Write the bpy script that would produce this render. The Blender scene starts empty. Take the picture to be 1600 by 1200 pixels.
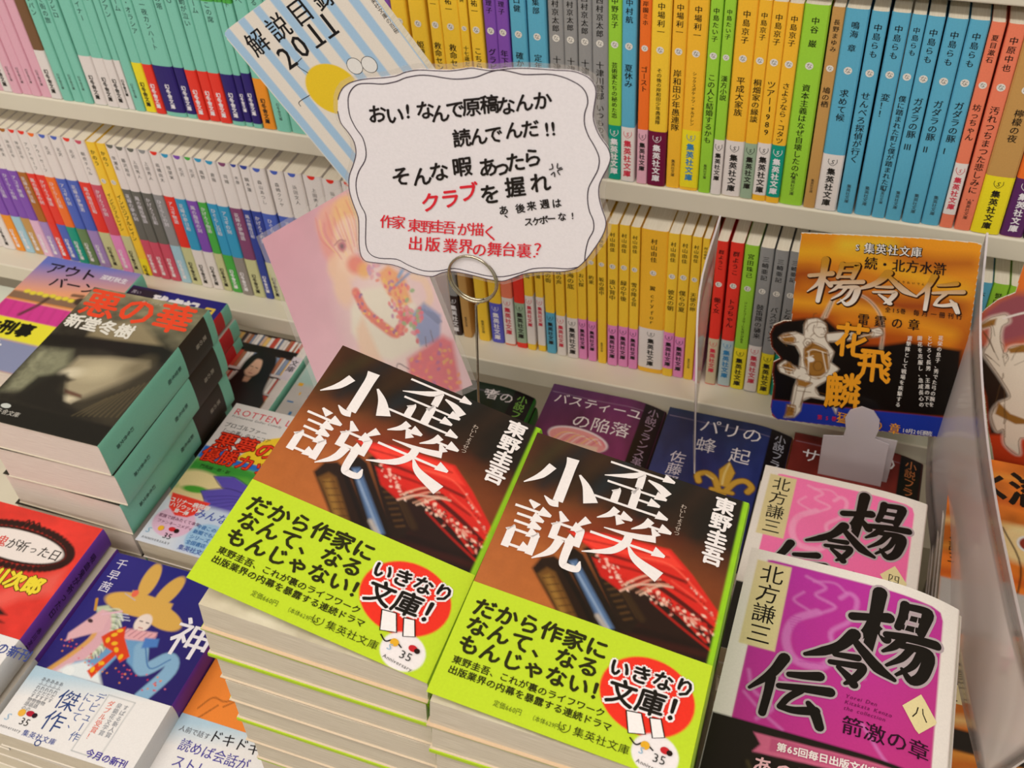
import bpy, math, random
import numpy as np
from mathutils import Matrix, Vector, Euler

# ------------------------------------------------------------------ camera, world, light, exposure
SC = bpy.context.scene
COL = SC.collection
ZO = 1.52            # metres: eye height; all mm tables below are measured from the eye point
def M3(x, y, z): return Vector((x*.001, y*.001, z*.001 + ZO))
cd = bpy.data.cameras.new('camera'); cam = bpy.data.objects.new('camera', cd); COL.objects.link(cam)
cam.location = (0, 0, ZO)
cam.rotation_euler = (math.radians(45.6031762), math.radians(3.46667461), math.radians(19.39601656))
cd.sensor_width = 36; cd.lens = 36*1724.51/1600; cd.clip_start = .02; cd.clip_end = 30
cd.dof.use_dof = True; cd.dof.focus_distance = .56; cd.dof.aperture_fstop = 22
SC.camera = cam
SC.view_settings.view_transform = 'Standard'; SC.view_settings.look = 'None'
SC.view_settings.gamma = 1; SC.view_settings.use_curve_mapping = False
SC.view_settings.exposure = 0.0
wd = bpy.data.worlds.new('world'); SC.world = wd; wd.use_nodes = True
wd.node_tree.nodes['Background'].inputs[0].default_value = (1.0, .95, .9, 1)
wd.node_tree.nodes['Background'].inputs[1].default_value = .42
def area(name, x, y, z, sx, sy, power, rx=0, ry=0):
    l = bpy.data.lights.new(name, 'AREA'); l.shape = 'RECTANGLE'; l.size = sx; l.size_y = sy; l.energy = power
    l.color = (1.0, .945, .88)
    o = bpy.data.objects.new(name, l); o.location = (x, y, z); o.rotation_euler = (rx, ry, 0); COL.objects.link(o)
area('ceiling_tube_light', -.3, -.35, 2.62, 2.6, .30, 26)
area('ceiling_tube_light', -.3, -1.55, 2.62, 2.6, .30, 26)
area('ceiling_tube_light', -2.6, .1, 2.62, .30, 2.2, 12)

# ------------------------------------------------------------------ helpers
def lin(c):
    if isinstance(c, str):
        c = [int(c[i:i+2], 16)/255 for i in (0, 2, 4)]
    return np.array([(v/12.92 if v <= .04045 else ((v+.055)/1.055)**2.4) for v in c], dtype=np.float64)
def nd(nt, t, **k):
    n = nt.nodes.new(t)
    for a, b in k.items():
        if a in n.inputs.keys(): n.inputs[a].default_value = b
        else: setattr(n, a, b)
    return n
def mat(name, rough=.5, color=None, attr=False, metal=0, coat=0, spec=.5):
    m = bpy.data.materials.new(name); m.use_nodes = True
    nt = m.node_tree; b = nt.nodes['Principled BSDF']
    b.inputs['Roughness'].default_value = rough; b.inputs['Metallic'].default_value = metal
    b.inputs['Coat Weight'].default_value = coat; b.inputs['Coat Roughness'].default_value = .18
    b.inputs['Specular IOR Level'].default_value = spec
    if color is not None: b.inputs['Base Color'].default_value = (*lin(color), 1)
    tc = nt.nodes.new('ShaderNodeTexCoord')
    if attr:
        a = nd(nt, 'ShaderNodeAttribute'); a.attribute_name = 'print'
        no = nd(nt, 'ShaderNodeTexNoise', Scale=900.0, Detail=2.0)
        nt.links.new(tc.outputs['Object'], no.inputs['Vector'])
        mp = nd(nt, 'ShaderNodeMapRange'); mp.inputs['To Min'].default_value = .93; mp.inputs['To Max'].default_value = 1.06
        nt.links.new(no.outputs['Fac'], mp.inputs['Value'])
        mx = nd(nt, 'ShaderNodeVectorMath', operation='SCALE')
        nt.links.new(a.outputs['Color'], mx.inputs[0]); nt.links.new(mp.outputs['Result'], mx.inputs['Scale'])
        nt.links.new(mx.outputs['Vector'], b.inputs['Base Color'])
    return m
PRINT = mat('printed_gloss_paper', .32, attr=True, coat=.1, spec=.3)
SPINE = mat('printed_spine_paper', .45, attr=True, spec=.35)
INK = mat('printing_ink', .4, attr=True, spec=.2)
MATTE = mat('printed_matte_paper', .7, attr=True, spec=.3)
STEEL = mat('brushed_steel_wire', .22, 'b8b09c', metal=1)
def noisy(name, c1, c2, scale, rough, bump=0., stretch=None, spec=.5):
    m = mat(name, rough, c1, spec=spec); nt = m.node_tree; b = nt.nodes['Principled BSDF']
    tc = [n for n in nt.nodes if n.type == 'TEX_COORD'][0]
    mp = nd(nt, 'ShaderNodeMapping')
    if stretch: mp.inputs['Scale'].default_value = stretch
    no = nd(nt, 'ShaderNodeTexNoise', Scale=scale, Detail=4.0)
    r = nd(nt, 'ShaderNodeValToRGB'); r.color_ramp.elements[0].color = (*lin(c1), 1); r.color_ramp.elements[1].color = (*lin(c2), 1)
    r.color_ramp.elements[0].position = .35; r.color_ramp.elements[1].position = .65
    nt.links.new(tc.outputs['Object'], mp.inputs['Vector']); nt.links.new(mp.outputs['Vector'], no.inputs['Vector'])
    nt.links.new(no.outputs['Fac'], r.inputs['Fac']); nt.links.new(r.outputs['Color'], b.inputs['Base Color'])
    if bump:
        bp = nd(nt, 'ShaderNodeBump', Strength=bump, Distance=.0004)
        nt.links.new(no.outputs['Fac'], bp.inputs['Height']); nt.links.new(bp.outputs['Normal'], b.inputs['Normal'])
    return m
BOARD = noisy('cream_laminate', 'dad3c0', 'e0d9c6', 9, .42)
PAGES = noisy('page_edges', 'c9bca6', 'e3d8c4', 60, .85, .6, (1, 1, 60), spec=.2)        # lying books
PAGEV = noisy('page_edges_upright', 'ebe0ca', 'faf2e0', 60, .85, .3, (60, 1, 1), spec=.2)   # standing books
PAGEW = noisy('white_page_edges', 'dccbc0', 'efe2d6', 60, .85, .6, (1, 1, 60), spec=.2)
FLOORM = noisy('vinyl_floor', '8a7a66', '9a8a74', 6, .5)
WALLM = noisy('painted_wall', 'd8d0be', 'dcd4c4', 20, .8)
def clear(name, c, a, rough):
    m = bpy.data.materials.new(name); m.use_nodes = True; nt = m.node_tree; nt.nodes.clear()
    out = nd(nt, 'ShaderNodeOutputMaterial'); t = nd(nt, 'ShaderNodeBsdfTransparent')
    d = nd(nt, 'ShaderNodeBsdfDiffuse'); d.inputs['Color'].default_value = (*lin(c), 1)
    tl = nd(nt, 'ShaderNodeBsdfTranslucent'); tl.inputs['Color'].default_value = (*lin(c), 1)
    g = nd(nt, 'ShaderNodeBsdfGlossy'); g.inputs['Roughness'].default_value = rough
    m0 = nd(nt, 'ShaderNodeMixShader'); m0.inputs[0].default_value = .25
    m1 = nd(nt, 'ShaderNodeMixShader'); m1.inputs[0].default_value = a
    m2 = nd(nt, 'ShaderNodeMixShader'); lw = nd(nt, 'ShaderNodeLayerWeight', Blend=.5); pw = nd(nt, 'ShaderNodeMath', operation='POWER'); pw.inputs[1].default_value = 3.2; f = nd(nt, 'ShaderNodeMapRange'); f.inputs['To Min'].default_value = .04; f.inputs['To Max'].default_value = .75
    nt.links.new(lw.outputs['Facing'], pw.inputs[0]); nt.links.new(pw.outputs[0], f.inputs['Value'])
    nt.links.new(d.outputs[0], m0.inputs[1]); nt.links.new(tl.outputs[0], m0.inputs[2])
    nt.links.new(t.outputs[0], m1.inputs[1]); nt.links.new(m0.outputs[0], m1.inputs[2])
    nt.links.new(f.outputs[0], m2.inputs[0]); nt.links.new(m1.outputs[0], m2.inputs[1]); nt.links.new(g.outputs[0], m2.inputs[2])
    nt.links.new(m2.outputs[0], out.inputs[0]); return m
FILM = clear('clear_laminate_film', 'e4dcd6', .12, .15)
ACRYL = clear('clear_acrylic_sheet', 'f6eeec', .7, .12)  # milky diffuse share stands in for overhead light reflected by the sheet
CLIP = clear('frosted_plastic_strip', 'ece4e8', .72, .3)

class MB:
    """collects coloured polygons in mm, builds ONE mesh object"""
    def __init__(s): s.v = []; s.f = []; s.c = []
    def add(s, vs, fs, col):
        b = len(s.v); s.v.extend([tuple(map(float, p)) for p in vs]); s.f.extend([tuple(i+b for i in f) for f in fs])
        if isinstance(col, (list, np.ndarray)) and len(col) == len(vs) and not isinstance(col[0], float) and np.ndim(col) == 2: s.c.extend([tuple(x) for x in col])
        else: s.c.extend([tuple(col)]*len(vs))
    def box(s, x0, x1, y0, y1, z0, z1, col=(.5, .5, .5)):
        s.add([(x0,y0,z0),(x1,y0,z0),(x1,y1,z0),(x0,y1,z0),(x0,y0,z1),(x1,y0,z1),(x1,y1,z1),(x0,y1,z1)],
              [(0,3,2,1),(4,5,6,7),(0,1,5,4),(1,2,6,5),(2,3,7,6),(3,0,4,7)], col)
    def build(s, name, m, parent=None, smooth=False, world=False):
        me = bpy.data.meshes.new(name)
        k = .001
        me.from_pydata([(a*k, b*k, c*k) for a, b, c in s.v], [], s.f)
        at = me.color_attributes.new('print', 'FLOAT_COLOR', 'POINT')
        arr = np.ones((len(s.v), 4), dtype=np.float32); arr[:, :3] = np.array(s.c, dtype=np.float32).reshape(-1, 3)
        at.data.foreach_set('color', arr.ravel())
        me.materials.append(m)
        if smooth: me.polygons.foreach_set('use_smooth', [True]*len(me.polygons))
        o = bpy.data.objects.new(name, me); COL.objects.link(o)
        if parent is not None: o.parent = parent
        elif world: o.location = (0, 0, ZO)
        return o
def tag(o, label=None, cat=None, group=None, kind=None):
    if label: o['label'] = label
    if cat: o['category'] = cat
    if group: o['group'] = group
    if kind: o['kind'] = kind
    return o
def empty(name, loc, rot=(0, 0, 0), **k):
    o = bpy.data.objects.new(name, None); o.location = loc; o.rotation_euler = rot; o.empty_display_size = .02
    COL.objects.link(o); return tag(o, **k)

# ---- glyphs: the built-in font's outlines, laid out by hand
_gc = bpy.data.curves.new('glyph_source', 'FONT'); _go = bpy.data.objects.new('glyph_source', _gc); _G = {}; _GL = {}
def glift(ch, bold, res=2): return _GL.get((ch, bold, res), 0.)
def glyph(ch, bold=0., res=2):
    k = (ch, bold, res)
    if k not in _G:
        if bold > .006:      # heavier weight: overlaid shifted copies of the plain outline
            v, f, adv = glyph(ch, 0., res)
            offs = [(-bold, 0), (bold, 0)] if bold < .02 else ([(bold*a, bold*b) for a, b in ((1,0),(-1,0),(0,1),(0,-1))] if bold < .06 else [(bold*math.cos(a), bold*math.sin(a)) for a in np.linspace(0, 2*math.pi, 8, endpoint=False)])
            if not len(v): _G[k] = (v, f, adv); return _G[k]
            _GL[k] = np.repeat(np.arange(len(offs)), len(v))*.007
            V = np.concatenate([v+np.array(o) for o in offs]); F = [tuple(i+n*len(v) for i in q) for n in range(len(offs)) for q in f]
            _G[k] = (V, F, adv); return _G[k]
        _gc.body = ch; _gc.size = 1; _gc.resolution_u = res
        me = _go.to_mesh()
        v = np.array([(p.co.x, p.co.y) for p in me.vertices]).reshape(-1, 2); f = [tuple(p.vertices) for p in me.polygons]
        _go.to_mesh_clear()
        if len(v) and ord(ch) < 0x2000:
            w = v[:, 0].max(); v[:, 0] -= w/2; v[:, 1] -= .36; adv = w + .1
        else:
            if len(v): v = v - np.array([.5, .36])
            adv = 1.
        _G[k] = (v, f, adv)
    return _G[k]
def spline(pts, ws, n=7):
    P = [np.array(p, float) for p in pts]; out = []; wo = []
    Q = [2*P[0]-P[1]] + P + [2*P[-1]-P[-2]]
    for i in range(len(P)-1):
        a, b, c, d = Q[i:i+4]
        for j in range(n):
            t = j/n
            out.append(.5*((2*b)+(-a+c)*t+(2*a-5*b+4*c-d)*t*t+(-a+3*b-3*c+d)*t**3)); wo.append(ws[i]*(1-t)+ws[i+1]*t)
    out.append(P[-1]); wo.append(ws[-1]); return np.array(out), np.array(wo)
def ribbon(pts, ws, n=7, closed_caps=False):
    c, w = spline(pts, ws, n) if len(pts) > 2 else (np.array(pts, float), np.array(ws, float))
    t = np.gradient(c, axis=0); t /= np.maximum(np.linalg.norm(t, axis=1, keepdims=True), 1e-9)
    nrm = np.stack([-t[:, 1], t[:, 0]], 1)
    L = c + nrm*w[:, None]/2; R = c - nrm*w[:, None]/2
    v = np.concatenate([L, R]); k = len(c)
    f = [(i, i+1, k+i+1, k+i) for i in range(k-1)]
    if closed_caps:
        for e, s in ((0, -1), (k-1, 1)):
            b = len(v); a0 = math.atan2(*(nrm[e][::-1])); arc = [c[e]+w[e]/2*np.array([math.cos(a0-s*math.pi*j/6), math.sin(a0-s*math.pi*j/6)]) for j in range(7)]
            v = np.concatenate([v, np.array(arc)]); f.append(tuple(range(b, b+7)))
    return v, f
class Lettering:
    """flat print laid on a surface S(u, v_down, lift) -> xyz (mm)"""
    def __init__(s, S, lift=.1): s.S = S; s.l = lift; s.mb = MB()
    def poly2(s, v, f, col):
        s.l += .006
        pts = [s.S(a, b, s.l) for a, b in v]
        # keep faces looking outward: v runs down
        s.mb.add(pts, [tuple(reversed(q)) for q in f], lin(col))
    def ch(s, c, u, v, size, col, bold=0., sx=1., ang=0., res=2, shear=0.):
        g, f, adv = glyph(c, bold, res)
        if not len(g): return adv
        ca, sa = math.cos(ang), math.sin(ang)
        x = (g[:, 0]+g[:, 1]*shear)*size*sx; y = -g[:, 1]*size
        X = u + x*ca - y*sa; Y = v + x*sa + y*ca
        s.l += .006
        s.mb.add([s.S(a, b, q) for a, b, q in zip(X, Y, s.l+glift(c, bold, res)+0*X)], f, lin(col))
        s.l -= .006
        return adv
    def h(s, t, u, v, size, col, bold=0., sx=1., pitch=None, shear=0., res=2, center=False, slope=0.):
        advs = [(glyph(c, bold, res)[2] if c != ' ' else .5)*size*sx*(pitch or 1.) for c in t]
        x = u - (sum(advs)/2 if center else 0)
        for c, a in zip(t, advs):
            if c != ' ': s.ch(c, x+a/2, v+(x-u)*slope, size, col, bold, sx, math.atan(slope), res, shear)
            x += a
        s.l += .006+(.055 if bold > .06 else .028 if bold >= .02 else .014 if bold > .006 else 0)
    def vert(s, t, u, v, size, col, bold=0., pitch=1., sx=1., res=2):
        y = v+size/2
        for c in t:
            if c in 'ー―（）': s.ch(c, u, y, size, col, bold, 1., math.pi/2, res)
            elif c != ' ': s.ch(c, u+(size*.25 if c in '、。' else 0), y-(size*.25 if c in '、。' else 0), size, col, bold, sx, 0, res)
            y += size*pitch*(.6 if c == ' ' else 1)
        s.l += .006+(.03 if bold > .006 else 0)
    def st(s, pts, ws, col, caps=False, n=7):
        v, f = ribbon(pts, ws, n, caps); s.l += .004
        s.mb.add([s.S(a, b, s.l) for a, b in v], f, lin(col))
    def disc(s, u, v, r, col, ry=None, n=28):
        ry = ry or r; s.l += .006
        s.mb.add([s.S(u, v, s.l)]+[s.S(u+r*math.cos(a), v+ry*math.sin(a), s.l) for a in np.linspace(0, 2*math.pi, n, endpoint=False)], [(0, i+1, (i+1) % n+1) for i in range(n)], lin(col))
    def build(s, name, parent, m=None):
        if s.mb.v: return s.mb.build(name, m or INK, parent)

# mincho style strokes of the four title characters, 100-unit squares, y down
def MH(x0, y0, x1, y1=None):      # thin horizontal with triangular end
    y1 = y0 if y1 is None else y1
    return [([(x0, y0), (x1, y1)], [4, 4]), ([(x1-13, y1-3.5), (x1+2, y1)], [13, 4])]
def MV(x, y0, y1, w=10): return [([(x-2, y0), (x, y0+5), (x, y1)], [w+3, w, w])]
KANJI = {
 'wai': MH(8,6,94)+[([(56,8),(38,24),(6,42)],[8,8,1.5])]+MV(53,16,46,9)+[([(62,20),(78,28),(92,42)],[3,9,12])]
        +MH(12,53,90)+MV(52,53,95)+MH(54,73,84)+MV(28,66,95,9)+MH(2,96,98),
 'warai': [([(26,0),(20,14),(6,28)],[9,7,1.5])]+MH(18,12,46)+[([(28,14),(36,26)],[3,10])]
        +[([(70,0),(64,14),(50,28)],[9,7,1.5])]+MH(62,12,96)+[([(74,14),(82,26)],[3,10])]
        +[([(82,32),(56,39),(18,42)],[9,7,1.5])]+MH(4,58,96)+[([(50,40),(48,58),(34,80),(2,98)],[9,9,8,1.5])]
        +[([(52,60),(66,80),(98,97)],[2,9,15])],
 'sho': [([(52,0),(53,20),(53,86)],[14,11,11]), ([(55,90),(46,92),(34,84)],[9,8,1.5]), ([(30,26),(20,50),(2,72)],[10,8,1.5]), ([(68,26),(82,44),(94,70)],[3,9,16])],
 'setsu': [([(16,0),(28,8)],[3,10])]+MH(2,17,46)+MH(8,31,40)+MH(8,45,40)+MH(8,60,42)+MV(9,58,94,8)+MV(39,58,94,8)+MH(9,88,39)
        +[([(56,2),(66,18)],[3,10]), ([(92,0),(80,20)],[10,2])]+MH(56,24,90)+MV(58,24,54,8)+MV(88,24,54,8)+MH(58,48,88)
        +[([(68,50),(62,76),(44,98)],[9,8,1.5]), ([(80,50),(80,86),(86,92),(98,90),(99,76)],[9,8,8,8,1.5])],
}
BRUSH = {
 '楊': [([(0,40),(22,35),(42,30)],[9,8,12]), ([(28,0),(25,50),(20,98)],[15,11,9]), ([(24,38),(16,58),(-2,78)],[9,8,2]), ([(28,44),(42,58)],[5,10]),
       ([(60,6),(58,22),(54,38)],[10,8,7]), ([(58,8),(86,4),(88,10),(82,36)],[7,9,12,8]), ([(58,22),(82,19)],[5,6]), ([(56,36),(80,33)],[5,6]),
       ([(42,52),(70,47),(102,42)],[7,9,10]), ([(62,50),(52,64),(40,74)],[8,7,2]), ([(58,60),(90,56),(94,64),(88,88),(76,98),(64,88)],[6,9,13,11,9,2]),
       ([(72,60),(62,76),(46,90)],[7,6,2]), ([(84,60),(76,80),(58,98)],[7,6,2])],
 '令': [([(52,0),(38,28),(20,46),(0,60)],[17,13,12,4]), ([(50,6),(66,28),(84,50),(104,62)],[7,12,15,5]), ([(34,46),(60,42)],[6,9]),
       ([(30,62),(54,58),(66,56),(66,66),(58,84),(50,94)],[6,8,10,10,9,3]), ([(40,68),(52,80),(60,92)],[5,9,10])],
 '伝': [([(36,-4),(24,28),(0,62)],[15,12,3]), ([(24,34),(24,60),(22,98)],[12,10,9]), ([(46,22),(64,18),(84,12)],[7,10,13]), ([(36,46),(66,40),(100,34)],[7,10,13]),
       ([(64,44),(50,62),(42,80)],[9,8,7]), ([(42,80),(60,80),(86,72)],[7,9,12]), ([(76,62),(86,76),(94,96)],[6,13,11])],
}
def kanji(L, key, u, v, w, h, col):
    for pts, ws in KANJI[key]:
        L.st([(u+p[0]*w/100, v+p[1]*h/100) for p in pts], [(q*(1.3 if q > 5 else 1.05))*(w+h)/200 for q in ws], col)
    L.l += .01
def brush(L, key, u, v, w, h, cols, grow=(5, 0)):
    for g, c in zip(grow, cols):
        for pts, ws in BRUSH[key]:
            L.st([(u+p[0]*w/100, v+p[1]*h/100) for p in pts], [(q+g)*(w+h)/200 for q in ws], c, caps=True, n=6)
        L.l += .01

# ---- painted artwork sampled on a fine grid (colour of the print only)
class Canvas:
    def __init__(s, w, h, step, base):
        s.w, s.h = w, h; s.nu = int(round(w/step))+1; s.nv = int(round(h/step))+1
        s.U, s.V = np.meshgrid(np.linspace(0, w, s.nu), np.linspace(0, h, s.nv))
        s.C = np.zeros(s.U.shape+(3,)); s.C[:] = lin(base); s.keep = None; s.soft = step*.6
    def mix(s, m, col):
        s.C = s.C*(1-m[..., None]) + (lin(col) if isinstance(col, str) else col)*m[..., None]
    def sd(s, pts):
        P = np.array(pts, float); d = np.full(s.U.shape, 1e9); ins = np.zeros(s.U.shape, bool)
        for a, b in zip(P, np.roll(P, -1, 0)):
            e = b-a; x = s.U-a[0]; y = s.V-a[1]; t = np.clip((x*e[0]+y*e[1])/max(e@e, 1e-9), 0, 1)
            d = np.minimum(d, (x-t*e[0])**2+(y-t*e[1])**2)
            c = (a[1] > s.V) != (b[1] > s.V)
            with np.errstate(divide='ignore', invalid='ignore'): xi = a[0]+(s.V-a[1])*e[0]/(e[1] if e[1] else 1e-9)
            ins ^= c & (s.U < xi)
        d = np.sqrt(d); return np.where(ins, -d, d)
    def poly(s, pts, col, soft=None, a=1.):
        k = soft or s.soft; s.mix(np.clip(.5-s.sd(pts)/(2*k), 0, 1)*a, col)
    def rect(s, u0, v0, u1, v1, col, soft=None, a=1.): s.poly([(u0, v0), (u1, v0), (u1, v1), (u0, v1)], col, soft, a)
    def line(s, pts, w, col, a=1., soft=None):
        P = np.array(pts, float); d = np.full(s.U.shape, 1e9); k = soft or s.soft
        if len(P) > 2: P, _ = spline(P, [1]*len(P), 5)
        for p, q in zip(P[:-1], P[1:]):
            e = q-p; x = s.U-p[0]; y = s.V-p[1]; t = np.clip((x*e[0]+y*e[1])/max(e@e, 1e-9), 0, 1)
            d = np.minimum(d, (x-t*e[0])**2+(y-t*e[1])**2)
        s.mix(np.clip(.5-(np.sqrt(d)-w/2)/(2*k), 0, 1)*a, col)
    def ell(s, u, v, rx, ry, col, rot=0., soft=None, a=1.):
        c, n = math.cos(rot), math.sin(rot); x = (s.U-u)*c+(s.V-v)*n; y = -(s.U-u)*n+(s.V-v)*c
        d = (np.sqrt((x/rx)**2+(y/ry)**2)-1)*min(rx, ry); k = soft or s.soft
        s.mix(np.clip(.5-d/(2*k), 0, 1)*a, col)
    def grad(s, c0, c1, u0, v0, u1, v1, m=None):
        t = np.clip(((s.U-u0)*(u1-u0)+(s.V-v0)*(v1-v0))/((u1-u0)**2+(v1-v0)**2), 0, 1)[..., None]
        g = lin(c0)*(1-t)+lin(c1)*t
        if m is None: s.C = g
        else: s.C = s.C*(1-m[..., None])+g*m[..., None]
    def mask(s, pts, soft=None): return np.clip(.5-s.sd(pts)/(2*(soft or s.soft)), 0, 1)
    def grain(s, seed, amp, cell=6., stretch=(1, 1), m=1.):
        r = np.random.RandomState(seed); n = np.zeros(s.U.shape)
        for o in range(3):
            k = cell/2**o; gu = int(s.w/(k*stretch[0]))+3; gv = int(s.h/(k*stretch[1]))+3; g = r.rand(gv, gu)
            x = s.U/(k*stretch[0]); y = s.V/(k*stretch[1]); i = x.astype(int); j = y.astype(int); fx = x-i; fy = y-j
            fx = fx*fx*(3-2*fx); fy = fy*fy*(3-2*fy)
            n += (g[j, i]*(1-fx)*(1-fy)+g[j, i+1]*fx*(1-fy)+g[j+1, i]*(1-fx)*fy+g[j+1, i+1]*fx*fy-.5)/2**o
        n = n*m
        s.C = np.clip(s.C*(1+n[..., None]*amp*2), 0, 1); return n
    def build(s, name, S, m, parent, edge='d8d0c0', thick=.4, inner=None, keep=None, u_off=0., v_off=0., flip=False, back=True, smooth=True):
        nu, nv = s.nu, s.nv; mb = MB()
        V = [S(a+u_off, b+v_off, 0.) for a, b in zip(s.U.ravel(), s.V.ravel())]
        idx = np.arange(nu*nv).reshape(nv, nu)
        a = idx[:-1, :-1].ravel(); b = idx[1:, :-1].ravel(); c = idx[1:, 1:].ravel(); d = idx[:-1, 1:].ravel()
        F = np.stack([a, b, c, d], 1)
        if keep is not None:
            k = keep.ravel(); F = F[k[a] & k[b] & k[c] & k[d]]
        if flip: F = F[:, ::-1]
        mb.v = V; mb.f = [tuple(q) for q in F.tolist()]; mb.c = [tuple(q) for q in s.C.reshape(-1, 3)]
        if thick and keep is None:
            ring = list(idx[0, :])+list(idx[1:, -1])+list(idx[-1, ::-1][1:])+list(idx[::-1, 0][1:-1])
            top = [V[i] for i in ring]; uv = [(s.U.ravel()[i]+u_off, s.V.ravel()[i]+v_off) for i in ring]
            bot = [S(p, q, -thick) for p, q in uv]; n = len(ring)
            mb.add(top+bot, [(i, (i+1) % n, n+(i+1) % n, n+i) for i in range(n)], lin(edge))
            if back:
                k = 14; g = [(u_off+s.w*i/k, v_off+s.h*j/k) for j in range(k+1) for i in range(k+1)]
                mb.add([S(p, q, -thick) for p, q in g], [(j*(k+1)+i, j*(k+1)+i+1, (j+1)*(k+1)+i+1, (j+1)*(k+1)+i) for j in range(k) for i in range(k)], lin(inner or edge))
        o = mb.build(name, m, parent)
        if smooth: o.data.polygons.foreach_set('use_smooth', [True]*len(o.data.polygons))
        return o

# ------------------------------------------------------------------ a book lying flat, cover up, spine on the right
def lying_book(name, label, pos, rot, w, h, tl, tr, canvas, spine=(), zc=None, edge='d8d0c0', inner=None, pages=None, band=None,
               group=None, cmat=None, plain=None, pinset=.8, gap=.5, flap=0.):
    """pos: front left corner of the cover (mm from the eye); rot = (rx, ry, rz) degrees; tl / tr thickness at fore-edge / spine"""
    e = Euler([math.radians(a) for a in rot]); T = max(tl, tr)
    p = M3(*pos) + e.to_matrix() @ Vector((0, 0, -T*.001))
    root = empty(name, p, e, label=label, cat='book', group=group)
    z0 = zc or (lambda u, v: (w-u)*flap)
    S = lambda u, v, l: (u, h-v, T+z0(u, v)+l)
    bot = lambda u: T-(tl+(tr-tl)*u/w)
    cmat = cmat or PRINT
    if canvas is None:
        canvas = Canvas(w, h, 15, plain or 'ffffff')
    cov = canvas.build('cover', S, cmat, root, edge=edge, inner=inner or edge)
    # spine and back cover belong to the cover sheet
    mb = MB(); n = 7; zs = sorted({0., float(h)} | {float(a) for z in spine for a in z[:2]})
    base = spine[-1][2] if spine else edge
    def prof(t, v, l=0.):   # t 0..1 from top to bottom
        zt = S(w, v, 0)[2]; zb = bot(w); a = t*math.pi
        return (w+(1.3+l)*math.sin(a), (zt+zb)/2+((zt-zb)/2)*math.cos(a)*(1+.0*l))
    for v0, v1 in zip(zs[:-1], zs[1:]):
        col = edge
        for z in spine:
            if z[0] <= (v0+v1)/2 <= z[1]: col = z[2]; break
        vs = []; fs = []
        for i in range(n+1):
            for v in (v0, v1):
                x, z = prof(i/n, v); vs.append((x, h-v, z))
        for i in range(n): fs.append((2*i, 2*i+1, 2*i+3, 2*i+2))
        mb.add(vs, fs, lin(col))
    sp = mb.build('spine', SPINE, root, smooth=True)
    mb = MB(); q = .5
    q = .5
    if band and canvas.nu < 20:
        mb.add([(0,-.5,bot(0)-1.9),(w,-.5,bot(w)-1.9),(w,h-band[1],bot(w)-1.9),(0,h-band[1],bot(0)-1.9),(0,-.5,bot(0)+.2),(w,-.5,bot(w)+.2),(w,h-band[1],bot(w)),(0,h-band[1],bot(0))], [(0,3,2,1),(4,5,6,7),(0,1,5,4),(1,2,6,5),(2,3,7,6),(3,0,4,7)], lin(band[2]))
    mb.add([(0,0,bot(0)),(w,0,bot(w)),(w,h,bot(w)),(0,h,bot(0)),(0,0,bot(0)+q),(w,0,bot(w)+q),(w,h,bot(w)+q),(0,h,bot(0)+q)],
           [(0,3,2,1),(4,5,6,7),(0,1,5,4),(1,2,6,5),(2,3,7,6),(3,0,4,7)], lin(edge))
    mb.build('back_cover', SPINE, root)
    # page block: follows the cover, a little smaller
    k = 8; vs = []
    for j, y in enumerate((pinset, h-1)):
        for i in range(k+1):
            u = 1+(w-1.4)*i/k
            vs += [(u, y, T-gap if flap else S(u, h-y, -gap)[2]), (u, y, bot(u)+q)]
    m = 2*(k+1); fs = []
    for i in range(k):
        a = 2*i; fs += [(a+1, a+3, a+2, a), (m+a, m+a+2, m+a+3, m+a+1), (a, a+2, m+a+2, m+a)]
    fs += [(0, m, m+1, 1), (2*k, 2*k+1, m+2*k+1, m+2*k)]
    mb = MB(); mb.add(vs, fs, lin('e6dcc8')); mb.build('page_block', pages or PAGES, root)
    if band:
        bc, v0, bcol, spc = band
        Sb = lambda u, v, l: S(u, v, l+(.35 if band[0].nu > 20 else 1.05))
        bo = bc.build('paper_band', Sb, PRINT, root, edge=bcol, thick=.3 if bc.nu > 20 else 1., v_off=v0, back=False)
        mb = MB(); vs = []; fs = []
        for i in range(n+1):
            for v in (v0, v0+bc.h):
                x, z = prof(i/n, v, .35); vs.append((x+.1, h-v, z+(.35 if i == 0 else 0)))
        for i in range(n): fs.append((2*i, 2*i+1, 2*i+3, 2*i+2))
        mb.add(vs, fs, lin(spc)); mb.build('band_spine', PRINT, bo, smooth=True)
        return root, S, cov, Sb, bo, bot, T
    return root, S, cov, None, None, bot, T
def spine_text(S0, w, h, T, botw, parent, items, zt=None):
    """items: (text, v_centre_start, size, colour, offset across)"""
    mid = (T+botw)/2; half = (T-botw)/2
    def SS(u, v, l):            # u: across the thickness, v down the spine
        a = max(-1, min(1, u/half)); x = w+1.3*math.sqrt(1-a*a)+l
        return (x, h-v, mid-u)
    L = Lettering(lambda u, v, l: SS(u, v, l), .15)
    for t, v, s_, c, off in items:
        # characters stand upright when the book stands: rows run down the spine, glyph x across thickness
        y = v
        for ch in t:
            g, f, adv = glyph(ch, .01)
            if len(g):
                L.mb.add([SS(gx*s_+off, y-gy*s_, .2+q) for (gx, gy), q in zip(g, glift(ch, .01)+np.zeros(len(g)))], f, lin(c))
            y += s_
    L.build('spine_lettering', parent)

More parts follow.
